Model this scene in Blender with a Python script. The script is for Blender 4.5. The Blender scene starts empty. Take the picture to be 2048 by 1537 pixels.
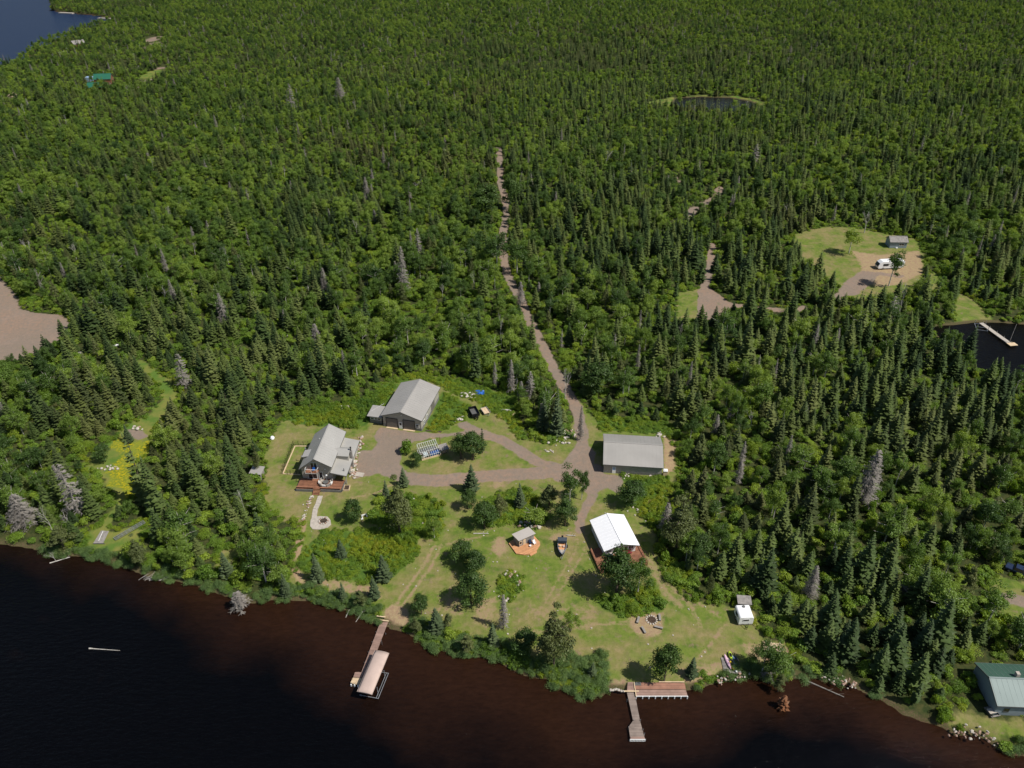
import bpy, math, random
import numpy as np
from mathutils import Vector, Matrix
C = bpy.context.scene.collection
R = math.radians
rng = np.random.default_rng(7)
random.seed(7)

# ---------------------------------------------------------------- camera, sky, sun, exposure
FOC = 1560.0; TH = R(33); HC = 124.0            # photo pixels (2048 wide), pitch below the horizon, height above the yard
sc = bpy.context.scene
cam_d = bpy.data.cameras.new("camera"); cam = bpy.data.objects.new("camera", cam_d); C.objects.link(cam)
cam_d.sensor_width = 36; cam_d.lens = 36*FOC/2048; cam_d.clip_start = 1; cam_d.clip_end = 9000
cam.location = (0, 0, HC); cam.rotation_euler = (R(90)-TH, 0, 0)
sc.camera = cam
SUN_EL, SUN_AZ = R(54), R(113)                  # azimuth clockwise from +Y: the sun stands to the right, a little behind the camera
world = bpy.data.worlds.new("World"); sc.world = world; world.use_nodes = True
wn = world.node_tree.nodes; wl = world.node_tree.links
sky = wn.new('ShaderNodeTexSky'); sky.sky_type = 'NISHITA'; sky.sun_disc = False
sky.sun_elevation = SUN_EL; sky.sun_rotation = SUN_AZ; sky.altitude = 400
wl.new(sky.outputs[0], wn['Background'].inputs[0]); wn['Background'].inputs[1].default_value = 0.075
sd = bpy.data.lights.new("sun", 'SUN'); sun = bpy.data.objects.new("sun", sd); C.objects.link(sun)
sd.energy = 4.7; sd.angle = R(0.53); sd.color = (1.0, 0.955, 0.88)
sdir = Vector((math.cos(SUN_EL)*math.sin(SUN_AZ), math.cos(SUN_EL)*math.cos(SUN_AZ), math.sin(SUN_EL)))
sun.rotation_euler = sdir.to_track_quat('Z', 'Y').to_euler(); sun.location = (60, -30, 200)
sc.view_settings.view_transform = 'Standard'; sc.view_settings.look = 'None'
sc.view_settings.exposure = 0.0; sc.view_settings.gamma = 1.0; sc.view_settings.use_curve_mapping = False

# ---------------------------------------------------------------- helpers
def G(x, y, z=0.0):
    a = (x-1024)/FOC; b = (y-768)/FOC
    t = (HC-z)/(math.sin(TH)+b*math.cos(TH))
    return Vector((a*t, (math.cos(TH)-b*math.sin(TH))*t, z))
def Garr(pts, z=0.0):
    return np.array([G(x, y, z)[:2] for x, y in pts])
def Parr(X, Y, Z):
    dz = Z-HC; d = Y*math.cos(TH)-dz*math.sin(TH); dn = -Y*math.sin(TH)-dz*math.cos(TH)
    return 1024+FOC*X/d, 768+FOC*dn/d, d
def height_of(bx, by, ty):
    P = G(bx, by); lo, hi = 0, 40
    for _ in range(30):
        m = (lo+hi)/2; q = Parr(P.x, P.y, m)[1]
        if q > ty: lo = m
        else: hi = m
    return lo
def smooth(a, b, x):
    t = np.clip((x-a)/(b-a), 0, 1); return t*t*(3-2*t)
def sdf(X, Y, poly, M=45.0):
    """signed distance to a closed polygon (negative inside), clipped at M metres"""
    out = np.full(X.shape, M)
    x0, y0 = poly.min(0)-M; x1, y1 = poly.max(0)+M
    m = (X > x0) & (X < x1) & (Y > y0) & (Y < y1)
    if not m.any(): return out
    x = X[m]; y = Y[m]; d = np.full(x.shape, 1e9); ins = np.zeros(x.shape, bool)
    n = len(poly)
    for i in range(n):
        ax, ay = poly[i]; bx, by = poly[(i+1) % n]; ex, ey = bx-ax, by-ay
        t = np.clip(((x-ax)*ex+(y-ay)*ey)/(ex*ex+ey*ey+1e-9), 0, 1)
        d = np.minimum(d, (x-ax-t*ex)**2+(y-ay-t*ey)**2)
        c = ((ay > y) != (by > y))
        with np.errstate(divide='ignore', invalid='ignore'):
            xi = ex*(y-ay)/(ey if ey != 0 else 1e-9)+ax
        ins ^= c & (x < xi)
    d = np.sqrt(d); d[ins] *= -1
    out[m] = np.minimum(d, M); return out
def stroke(X, Y, line, w, M=45.0):
    out = np.full(X.shape, M)
    x0, y0 = line.min(0)-M; x1, y1 = line.max(0)+M
    m = (X > x0) & (X < x1) & (Y > y0) & (Y < y1)
    if not m.any(): return out
    x = X[m]; y = Y[m]; d = np.full(x.shape, 1e9)
    for i in range(len(line)-1):
        ax, ay = line[i]; bx, by = line[i+1]; ex, ey = bx-ax, by-ay
        t = np.clip(((x-ax)*ex+(y-ay)*ey)/(ex*ex+ey*ey+1e-9), 0, 1)
        d = np.minimum(d, (x-ax-t*ex)**2+(y-ay-t*ey)**2)
    out[m] = np.minimum(np.sqrt(d)-w/2, M); return out
def vnoise(X, Y, s, seed):
    g = np.random.default_rng(seed).random((256, 256))
    u = X/s+1000.3; v = Y/s+1000.7; i = np.floor(u).astype(int); j = np.floor(v).astype(int)
    fu = u-i; fv = v-j; fu = fu*fu*(3-2*fu); fv = fv*fv*(3-2*fv)
    a = g[i % 256, j % 256]; b = g[(i+1) % 256, j % 256]; c = g[i % 256, (j+1) % 256]; d = g[(i+1) % 256, (j+1) % 256]
    return (a*(1-fu)+b*fu)*(1-fv)+(c*(1-fu)+d*fu)*fv
def fbm(X, Y, s, seed):
    return (vnoise(X, Y, s, seed)*.55+vnoise(X, Y, s/2.1, seed+1)*.3+vnoise(X, Y, s/4.3, seed+2)*.15)

def mesh_np(name, V, F, mats, attr=None, smooth_=False):
    """V (n,3), F list/array of equal-length faces (or list of arrays)"""
    me = bpy.data.meshes.new(name)
    Fs = F if isinstance(F, list) else [F]
    Fs = [np.asarray(f, dtype=np.int32) for f in Fs if len(f)]
    loops = np.concatenate([f.ravel() for f in Fs]); tot = np.concatenate([np.full(len(f), f.shape[1], np.int32) for f in Fs])
    st = np.concatenate([[0], np.cumsum(tot)[:-1]]).astype(np.int32)
    me.vertices.add(len(V)); me.vertices.foreach_set('co', np.asarray(V, np.float32).ravel())
    me.loops.add(len(loops)); me.loops.foreach_set('vertex_index', loops)
    me.polygons.add(len(tot)); me.polygons.foreach_set('loop_start', st); me.polygons.foreach_set('loop_total', tot)
    if smooth_: me.polygons.foreach_set('use_smooth', np.ones(len(tot), bool))
    for k, (dom, ty, arr) in (attr or {}).items():
        a = me.attributes.new(k, ty, dom)
        a.data.foreach_set('value' if ty == 'FLOAT' else 'color', np.asarray(arr, np.float32).ravel())
    for m in (mats if isinstance(mats, (list, tuple)) else [mats]): me.materials.append(m)
    me.update(calc_edges=True); return me
def tag(o, label=None, cat=None, group=None, kind=None):
    if label: o['label'] = label
    if cat: o['category'] = cat
    if group: o['group'] = group
    if kind: o['kind'] = kind
    return o
def link(o, parent=None):
    C.objects.link(o)
    if parent is not None: o.parent = parent
    return o
def thing(name, label, cat, loc=(0, 0, 0), rz=0.0, group=None, scale=None):
    o = bpy.data.objects.new(name, None); link(o); o.empty_display_size = .5
    o.location = loc; o.rotation_euler = (0, 0, rz)
    if scale: o.scale = scale
    return tag(o, label, cat, group)
class MB:
    def __init__(s): s.v = []; s.f = []
    def add(s, vs, fs):
        n = len(s.v); s.v += [tuple(v) for v in vs]; s.f += [tuple(i+n for i in f) for f in fs]; return s
    def box(s, x0, x1, y0, y1, z0, z1):
        return s.add([(x0,y0,z0),(x1,y0,z0),(x1,y1,z0),(x0,y1,z0),(x0,y0,z1),(x1,y0,z1),(x1,y1,z1),(x0,y1,z1)],
                     [(3,2,1,0),(4,5,6,7),(0,1,5,4),(1,2,6,5),(2,3,7,6),(3,0,4,7)])
    def prism(s, poly, z0, z1):
        n = len(poly); a = sum(poly[i][0]*poly[(i+1) % n][1]-poly[(i+1) % n][0]*poly[i][1] for i in range(n))
        if a < 0: poly = poly[::-1]
        return s.add([(p[0], p[1], z0) for p in poly]+[(p[0], p[1], z1) for p in poly],
                     [tuple(range(n))[::-1], tuple(range(n, 2*n))]+[(i, (i+1) % n, n+(i+1) % n, n+i) for i in range(n)])
    def slab(s, q, t):
        """quad q (4 points, counter-clockwise seen from above) thickened downwards by t"""
        q = [Vector(p) for p in q]; n = (q[1]-q[0]).cross(q[3]-q[0]).normalized()
        lo = [p-n*t for p in q]
        return s.add(lo+q, [(3,2,1,0),(4,5,6,7),(0,1,5,4),(1,2,6,5),(2,3,7,6),(3,0,4,7)])
    def tube(s, a, b, r0, r1=None, n=6, caps=True):
        r1 = r0 if r1 is None else r1; a = Vector(a); b = Vector(b); d = (b-a).normalized()
        u = d.cross(Vector((0, 0, 1)) if abs(d.z) < .95 else Vector((1, 0, 0))).normalized(); w = d.cross(u)
        vs = [a+(u*math.cos(2*math.pi*i/n)+w*math.sin(2*math.pi*i/n))*r0 for i in range(n)]
        vs += [b+(u*math.cos(2*math.pi*i/n)+w*math.sin(2*math.pi*i/n))*r1 for i in range(n)]
        fs = [(i, n+i, n+(i+1) % n, (i+1) % n) for i in range(n)]
        if caps: fs += [tuple(range(n)), tuple(range(n, 2*n))[::-1]]
        return s.add(vs, fs)
    def beam(s, a, b, w, h):
        a = Vector(a); b = Vector(b); d = (b-a).normalized()
        u = d.cross(Vector((0, 0, 1)) if abs(d.z) < .95 else Vector((1, 0, 0))).normalized()*w/2; v = u.cross(d).normalized()*h/2
        return s.add([a-u-v, a+u-v, a+u+v, a-u+v, b-u-v, b+u-v, b+u+v, b-u+v],
                     [(0,1,2,3),(7,6,5,4),(0,4,5,1),(1,5,6,2),(2,6,7,3),(3,7,4,0)])
    def build(s, name, mat_, parent=None, bevel=0, smooth_=False, kind=None, label=None, origin=None):
        me = bpy.data.meshes.new(name)
        vs = s.v
        if origin is not None: vs = [(v[0]-origin[0], v[1]-origin[1], v[2]-origin[2]) for v in vs]
        me.from_pydata(vs, [], s.f); me.materials.append(mat_)
        if smooth_:
            for p in me.polygons: p.use_smooth = True
        o = bpy.data.objects.new(name, me); link(o, parent)
        if origin is not None: o.location = origin
        if bevel:
            m = o.modifiers.new('bevel', 'BEVEL'); m.width = bevel; m.segments = 1; m.limit_method = 'ANGLE'
        if kind: o['kind'] = kind
        if label: o['label'] = label
        return o
def bx(name, parent, m, x0, x1, y0, y1, z0, z1, **k):
    return MB().box(x0, x1, y0, y1, z0, z1).build(name, m, parent, **k)
def planks(parent, poly, z, m, along='x', w=.16, gap=.03, t=.06, name='deck_boards'):
    """boards covering a convex polygon, clipped to it; one joined part (each board is ~1 px)"""
    p = np.array([[q[0], q[1]] for q in poly], float)
    if along == 'y': p = p[:, ::-1]
    mb = MB(); n = len(p); v = p[:, 1].min()
    while v < p[:, 1].max()-1e-3:
        a, b = v, min(v+w-gap, p[:, 1].max())
        def span(vv):
            xs = []
            for i in range(n):
                (x0, y0), (x1, y1) = p[i], p[(i+1) % n]
                if (y0-vv)*(y1-vv) <= 0 and y0 != y1: xs.append(x0+(x1-x0)*(vv-y0)/(y1-y0))
            return (min(xs), max(xs)) if xs else None
        sa, sb = span(a+1e-4), span(b-1e-4)
        if sa and sb:
            q = [(sa[0], a), (sa[1], a), (sb[1], b), (sb[0], b)]
            if along == 'y': q = [(y, x) for x, y in q]
            mb.prism(q, z-t, z)
        v += w
    return mb.build(name, m, parent, kind='stuff')

# ---------------------------------------------------------------- materials
def nt(name):
    m = bpy.data.materials.new(name); m.use_nodes = True; t = m.node_tree
    return m, t, t.nodes, t.links, t.nodes['Principled BSDF']
def mat(name, col, rough=.7, var=.18, scale=1.5, metal=0.0, col2=None, stripe=None, island=0.0, bump=0.0, spec=.3):
    """procedural surface: base colour broken by two noises (wear, dirt), optional stripes (siding, sheet-metal seams) and per-board tone"""
    m, t, N, L, B = nt(name)
    tc = N.new('ShaderNodeTexCoord'); n1 = N.new('ShaderNodeTexNoise'); n1.inputs['Scale'].default_value = scale; n1.inputs['Detail'].default_value = 6
    L.new(tc.outputs['Object'], n1.inputs['Vector'])
    mx = N.new('ShaderNodeMix'); mx.data_type = 'RGBA'
    c2 = col2 or tuple(c*(1-var*1.6) for c in col)
    mx.inputs[6].default_value = (*[min(1, c*(1+var*.6)) for c in col], 1); mx.inputs[7].default_value = (*c2, 1)
    mr = N.new('ShaderNodeMapRange'); mr.inputs[1].default_value = .35; mr.inputs[2].default_value = .72
    L.new(n1.outputs[0], mr.inputs[0]); L.new(mr.outputs[0], mx.inputs[0]); out = mx.outputs[2]
    if island:
        ge = N.new('ShaderNodeNewGeometry'); hs = N.new('ShaderNodeHueSaturation')
        ma = N.new('ShaderNodeMapRange'); ma.inputs[3].default_value = 1-island; ma.inputs[4].default_value = 1+island
        L.new(ge.outputs['Random Per Island'], ma.inputs[0]); L.new(ma.outputs[0], hs.inputs['Value']); L.new(out, hs.inputs['Color']); out = hs.outputs[0]
    L.new(out, B.inputs['Base Color'])
    if stripe:
        ax, per, hgt = stripe
        w = N.new('ShaderNodeTexWave'); w.bands_direction = ax; w.inputs['Scale'].default_value = .314/per; w.wave_profile = 'SAW'
        L.new(tc.outputs['Object'], w.inputs['Vector']); bp = N.new('ShaderNodeBump'); bp.inputs['Strength'].default_value = .5; bp.inputs['Distance'].default_value = hgt
        L.new(w.outputs[1], bp.inputs['Height']); L.new(bp.outputs[0], B.inputs['Normal'])
    elif bump:
        n2 = N.new('ShaderNodeTexNoise'); n2.inputs['Scale'].default_value = scale*8; L.new(tc.outputs['Object'], n2.inputs['Vector'])
        bp = N.new('ShaderNodeBump'); bp.inputs['Strength'].default_value = .6; bp.inputs['Distance'].default_value = bump
        L.new(n2.outputs[0], bp.inputs['Height']); L.new(bp.outputs[0], B.inputs['Normal'])
    B.inputs['Roughness'].default_value = rough; B.inputs['Metallic'].default_value = metal; B.inputs['Specular IOR Level'].default_value = spec
    return m
def leafmat(name, stops, rough=.55, trans=.3, patch=.35, brown=None, bs=60, rw=1.0, vr=(.6, 1.45)):
    """foliage: colour per tree (Object Info random), per leaf (attribute v), and stand-wide tint by where the tree stands"""
    m, t, N, L, B = nt(name)
    oi = N.new('ShaderNodeObjectInfo'); at = N.new('ShaderNodeAttribute'); at.attribute_name = 'v'
    ns = N.new('ShaderNodeTexNoise'); ns.inputs['Scale'].default_value = 1/bs; ns.inputs['Detail'].default_value = 3
    L.new(oi.outputs['Location'], ns.inputs['Vector'])
    ad = N.new('ShaderNodeMath'); ad.operation = 'MULTIPLY_ADD'; L.new(ns.outputs[0], ad.inputs[0]); ad.inputs[1].default_value = patch*2; ad.inputs[2].default_value = -patch+(1-rw)*.5
    rm_ = N.new('ShaderNodeMath'); rm_.operation = 'MULTIPLY'; rm_.inputs[1].default_value = rw; L.new(oi.outputs['Random'], rm_.inputs[0])
    a2 = N.new('ShaderNodeMath'); a2.operation = 'ADD'; L.new(rm_.outputs[0], a2.inputs[0]); L.new(ad.outputs[0], a2.inputs[1]); a2.use_clamp = True
    cr = N.new('ShaderNodeValToRGB'); el = cr.color_ramp.elements
    while len(el) < len(stops): el.new(.5)
    for i, (p, c) in enumerate(stops): el[i].position = p; el[i].color = (*c, 1)
    L.new(a2.outputs[0], cr.inputs[0]); out = cr.outputs[0]
    if brown:
        n2 = N.new('ShaderNodeTexNoise'); n2.inputs['Scale'].default_value = 1/90; n2.inputs['Detail'].default_value = 2
        va = N.new('ShaderNodeVectorMath'); va.inputs[1].default_value = (531, 77, 9); L.new(oi.outputs['Location'], va.inputs[0]); L.new(va.outputs[0], n2.inputs['Vector'])
        mr = N.new('ShaderNodeMapRange'); mr.inputs[1].default_value = .54; mr.inputs[2].default_value = .72; mr.inputs[4].default_value = .5; L.new(n2.outputs[0], mr.inputs[0])
        mx = N.new('ShaderNodeMix'); mx.data_type = 'RGBA'; L.new(mr.outputs[0], mx.inputs[0]); L.new(out, mx.inputs[6]); mx.inputs[7].default_value = (*brown, 1); out = mx.outputs[2]
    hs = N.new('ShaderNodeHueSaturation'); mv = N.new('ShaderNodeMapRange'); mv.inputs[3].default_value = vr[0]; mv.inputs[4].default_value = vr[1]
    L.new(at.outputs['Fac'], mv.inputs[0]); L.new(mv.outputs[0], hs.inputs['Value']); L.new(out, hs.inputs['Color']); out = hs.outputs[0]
    N.remove(B); df = N.new('ShaderNodeBsdfDiffuse'); tr = N.new('ShaderNodeBsdfTranslucent'); gl = N.new('ShaderNodeBsdfGlossy')
    gl.inputs['Roughness'].default_value = rough; gl.inputs['Color'].default_value = (.5, .55, .45, 1)
    L.new(out, df.inputs[0]); h2 = N.new('ShaderNodeHueSaturation'); h2.inputs['Hue'].default_value = .485; h2.inputs['Saturation'].default_value = 1.15; h2.inputs['Value'].default_value = 1.3
    L.new(out, h2.inputs['Color']); L.new(h2.outputs[0], tr.inputs[0])
    m1 = N.new('ShaderNodeMixShader'); m1.inputs[0].default_value = trans; L.new(df.outputs[0], m1.inputs[1]); L.new(tr.outputs[0], m1.inputs[2])
    m2 = N.new('ShaderNodeMixShader'); m2.inputs[0].default_value = .05; L.new(m1.outputs[0], m2.inputs[1]); L.new(gl.outputs[0], m2.inputs[2])
    L.new(m2.outputs[0], N['Material Output'].inputs[0]); return m

M_SPRUCE = leafmat('spruce_needles', [(0, (.038, .064, .022)), (.35, (.068, .106, .030)), (.75, (.115, .155, .040)), (1, (.140, .170, .052))], trans=.25, patch=.55, brown=(.150, .130, .050))
M_BLUE = leafmat('blue_green_spruce_needles', [(0, (.068, .100, .046)), (1, (.100, .135, .060))], trans=.2)
M_BROAD = leafmat('broadleaf_leaves', [(0, (.055, .108, .022)), (.5, (.130, .215, .032)), (1, (.235, .325, .050))], trans=.42, patch=.75, bs=55)
M_SHRUB = leafmat('shrub_leaves', [(0, (.125, .220, .026)), (.5, (.180, .285, .030)), (1, (.260, .345, .034))], trans=.4, patch=.3, bs=25)
M_HERB = leafmat('weed_leaves', [(0, (.090, .185, .024)), (.4, (.150, .245, .018)), (.75, (.230, .300, .016)), (1, (.290, .310, .016))], trans=.35, patch=.9, bs=11, rw=.45, vr=(.75, 1.25))
M_WILLOW = leafmat('willow_leaves', [(0, (.115, .190, .060)), (1, (.145, .225, .060))], trans=.35)
M_CEDAR = leafmat('cedar_foliage', [(0, (.105, .130, .040)), (1, (.150, .170, .055))], trans=.3)
M_DARKLEAF = leafmat('dark_maple_leaves', [(0, (.048, .095, .018)), (1, (.075, .130, .026))], trans=.35)
M_RUST = leafmat('rust_needles', [(0, (.19, .075, .035)), (1, (.25, .11, .05))], trans=.1)
M_BARK = mat('bark', (.10, .075, .055), .9, .3, 4)
M_BIRCH = mat('birch_bark', (.55, .52, .46), .8, .3, 3, col2=(.25, .22, .19))
M_DEAD = mat('dead_grey_wood', (.27, .245, .215), .9, .3, 3)
M_DEADW = mat('bleached_dead_wood', (.50, .47, .42), .85, .25, 3)
M_ROCK = mat('pale_rock', (.50, .46, .40), .9, .25, 1.5, col2=(.30, .25, .21), bump=.05, island=.12)
M_ROCKR = mat('reddish_rock', (.36, .24, .18), .9, .3, 1.5, bump=.05, island=.2)
M_GREYROOF = mat('grey_sheet_metal_roof', (.385, .365, .335), .42, .06, .25, .15, island=.0)
M_GREYROOF2 = mat('light_grey_sheet_metal_roof', (.415, .40, .37), .42, .06, .25, .15)
M_WHITEROOF = mat('white_sheet_metal_roof', (.89, .89, .90), .5, .02, .3)
M_TAUPE = mat('taupe_siding', (.40, .375, .325), .75, .06, .8, stripe=('Z', .22, .02))
M_TAUPEV = mat('taupe_sheet_metal_wall', (.40, .375, .32), .6, .06, .8, stripe=('X', .3, .02))
M_STONEW = mat('grey_wainscot', (.19, .185, .175), .8, .15, 2, bump=.02)
M_TRIM = mat('dark_grey_trim', (.12, .12, .115), .6, .1)
M_WTRIM = mat('white_trim', (.78, .78, .76), .5, .04)
M_WSIDE = mat('white_siding', (.74, .73, .70), .7, .05, .8, stripe=('Z', .2, .015))
M_DOORG = mat('taupe_grey_overhead_door', (.165, .15, .135), .6, .06, 1, stripe=('Z', .5, .03))
M_DECKR = mat('red_cedar_deck_stain', (.28, .128, .075), .65, .2, 1.2, island=.18)
M_DECKO = mat('orange_new_deck_wood', (.60, .31, .15), .65, .12, 1.0, island=.14)
M_DECKP = mat('weathered_pink_brown_boards', (.34, .22, .175), .75, .15, .8, island=.16)
M_DOCK = mat('grey_brown_dock_boards', (.285, .225, .190), .75, .15, .8, island=.16)
M_DECKB = mat('faded_red_brown_boards', (.36, .185, .125), .7, .15, .8, island=.14)
M_SAUNAR = mat('beige_metal_roof', (.50, .455, .41), .5, .05, .3)
M_WOODL = mat('pale_new_lumber', (.66, .50, .32), .7, .12, 1.5, island=.1)
M_WOODG = mat('weathered_grey_boards', (.27, .25, .23), .8, .2, 1.5, island=.25)
M_CONC = mat('concrete_pad', (.46, .41, .35), .85, .12, 1.5, bump=.01)
M_TANFAB = mat('tan_canopy_fabric', (.53, .405, .345), .7, .06, .8)
M_METAL = mat('galvanised_metal', (.55, .56, .57), .35, .1, 2, .7)
M_BLACK = mat('black_paint', (.012, .012, .014), .4, .2, 2)
M_DARK = mat('dark_interior', (.02, .018, .016), .8, .2, 2)
M_FOREST_GREEN = mat('green_metal_roof', (.055, .12, .085), .7, .06, .25, .1)
M_FG2 = mat('pale_green_metal_roof', (.25, .30, .285), .7, .05, .25, .2)
M_TEAL = mat('teal_green_metal_roof', (.025, .13, .08), .5, .05, .3)
M_BROWNW = mat('brown_log_wall', (.22, .10, .05), .8, .15, 1.5, stripe=('Z', .25, .03))
M_BLUEGREY = mat('blue_grey_siding', (.26, .31, .35), .7, .05, 1, stripe=('Z', .22, .02))
M_RUBBER = mat('rubber', (.02, .02, .02), .85)
M_BLUE_T = mat('blue_tarp', (.02, .12, .42), .5, .15, 2)
M_NAVY = mat('navy_plastic', (.018, .032, .075), .45)
M_WPLAS = mat('white_plastic', (.85, .85, .85), .35, .03)
M_PINK = mat('pale_pink_plastic', (.80, .52, .62), .35, .04)
M_LIME = mat('lime_plastic', (.48, .68, .04), .35, .05)
M_YELL = mat('yellow_plastic', (.85, .58, .04), .35, .05)
M_SKYB = mat('pale_blue_plastic', (.30, .42, .58), .35, .05)
M_COVER = mat('slate_boat_cover', (.06, .075, .095), .6)
M_MAROON = mat('maroon_cushion', (.25, .02, .05), .8)
M_SOIL = mat('dark_soil', (.07, .045, .03), .95, .3, 2)
def glassmat(name, col, thru):
    m, t, N, L, B = nt(name)
    B.inputs['Base Color'].default_value = (*col, 1); B.inputs['Roughness'].default_value = .06; B.inputs['Specular IOR Level'].default_value = .6
    nz = N.new('ShaderNodeTexNoise'); nz.inputs['Scale'].default_value = 1.2; bp = N.new('ShaderNodeBump'); bp.inputs['Distance'].default_value = .004
    L.new(nz.outputs[0], bp.inputs['Height']); L.new(bp.outputs[0], B.inputs['Normal'])
    if thru:
        tr = N.new('ShaderNodeBsdfTransparent'); tr.inputs[0].default_value = (.9, .93, .93, 1); mx = N.new('ShaderNodeMixShader'); mx.inputs[0].default_value = 1-thru
        L.new(tr.outputs[0], mx.inputs[1]); L.new(B.outputs[0], mx.inputs[2]); L.new(mx.outputs[0], N['Material Output'].inputs[0])
    return m
M_GLASS = glassmat('dark_window_glass', (.018, .022, .028), 0)
M_GLAZE = glassmat('clear_greenhouse_glazing', (.12, .14, .15), .93)

# ---------------------------------------------------------------- the land: outlines read off the photograph, laid on the ground
WL = -0.8                                       # lake level
SHORE = [(-140,1068),(-60,1080),(0,1089),(60,1097),(110,1112),(150,1113),(200,1120),(245,1134),(290,1152),(330,1160),(380,1168),(430,1186),(470,1200),
 (505,1208),(545,1200),(580,1201),(640,1203),(666,1217),(697,1221),(728,1236),(748,1249),(763,1246),(783,1260),(804,1263),(838,1281),(857,1297),(892,1304),(916,1310),
 (945,1313),(994,1322),(1020,1340),(1050,1352),(1080,1358),(1096,1358),(1100,1376),(1135,1382),(1158,1393),(1189,1396),(1209,1391),(1217,1382),(1248,1383),(1300,1382),
 (1373,1381),(1400,1377),(1431,1367),(1463,1361),(1508,1352),(1555,1366),(1574,1361),(1629,1355),(1645,1365),(1691,1367),(1721,1382),(1740,1393),(1770,1405),(1800,1427),
 (1841,1444),(1871,1449),(1905,1470),(1949,1470),(1987,1491),(2002,1510),(2048,1512),(2200,1530)]
SH = Garr(SHORE, WL)
LAKE_S = np.vstack([SH, [[SH[-1][0]+500, SH[-1][1]-20], [700, -400], [-700, -400], [SH[0][0]-500, SH[0][1]+10]]])
LAKE_W = np.vstack([Garr([(97,-6),(100,22),(135,27),(190,32),(224,38),(215,44),(180,53),(130,70),(92,90),(58,100),(45,118),(22,125),(0,130),(-90,165),(-260,150)], WL), [[-1500, 700], [-1500, 1900], [-900, 1700]]])
LAKE_E = np.vstack([Garr([(1852,655),(1890,651),(1912,650),(1949,645),(1990,645),(2048,649),(2200,655),(2260,790),(2100,800),(2048,768),(2010,752),(1960,742),(1925,705),(1880,675)], WL)])
POND = Garr([(1345,208),(1352,197),(1400,194),(1460,196),(1500,203),(1522,213),(1500,221),(1430,224),(1362,218)], WL)
PXP = lambda pts: Garr(pts)
CLEAR = PXP([(575,825),(640,815),(740,800),(765,765),(820,748),(880,752),(960,772),(1015,790),(1038,850),(1062,882),(1100,886),(1136,880),(1142,830),(1160,800),(1178,826),(1205,845),(1332,852),
 (1355,900),(1358,950),(1330,990),(1352,1035),(1312,1060),(1312,1105),(1333,1150),(1380,1198),(1430,1206),(1470,1212),(1512,1222),(1518,1265),(1560,1285),(1585,1305),(1560,1345),(1508,1352),
 (1463,1361),(1431,1367),(1373,1381),(1248,1383),(1209,1391),(1158,1393),(1096,1370),(1080,1358),(994,1322),(945,1313),(892,1304),(838,1281),(783,1260),(748,1249),(666,1217),(580,1201),(574,1178),
 (592,1130),(600,1085),(606,1045),(560,1042),(532,1010),(527,950),(532,900),(548,860)])
LAWN_X = [PXP([(430,1090),(480,1100),(470,1150),(440,1140)]), PXP([(1890,1440),(1920,1410),(1955,1425),(2060,1440),(2060,1480),(1990,1480),(1930,1465)]),
 PXP([(1985,1150),(2060,1165),(2060,1260),(2000,1235),(1980,1190)]), PXP([(1910,582),(1950,598),(1985,640),(1940,648),(1907,642)]),
 PXP([(1585,468),(1640,455),(1700,453),(1775,468),(1835,478),(1853,512),(1850,560),(1825,585),(1760,600),(1725,602),(1690,592),(1672,570),(1640,545),(1592,515)]),
 PXP([(1355,585),(1397,578),(1402,640),(1350,642)]), PXP([(1855,545),(1880,545),(1890,580),(1850,590)]), PXP([(1515,1275),(1580,1280),(1585,1328),(1525,1325)])]
MEAD = [PXP([(308,860),(305,899),(272,928),(272,985),(250,1012),(226,1036),(226,1062),(290,1045),(292,1075),(240,1100),(200,1112),(165,1100),(180,1062),(195,1055),(229,1008),(213,969),(176,938),(172,918),(195,889),(228,880),(250,850),(288,838),(322,800),(318,772),(290,748),(262,718),(285,720),(345,760),(357,792),(335,832)]),
 PXP([(268,168),(300,143),(324,138),(330,144),(300,166),(275,178)]), PXP([(296,72),(312,72),(314,98),(300,100)])]
FLOWER = [PXP([(232,880),(300,880),(300,900),(272,928),(272,985),(262,1000),(245,995),(220,970),(215,940),(240,910),(228,895)])]
BLD = [PXP([(742,843),(760,838),(802,764),(880,776),(880,800),(846,866),(765,856),(740,856)]), PXP([(1205,868),(1326,872),(1332,950),(1205,945)]), PXP([(600,950),(660,850),(720,878),(695,960),(686,985),(600,985)])]
BLD += [PXP([(1936,1335),(2080,1345),(2080,1440),(1950,1440)])]
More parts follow.
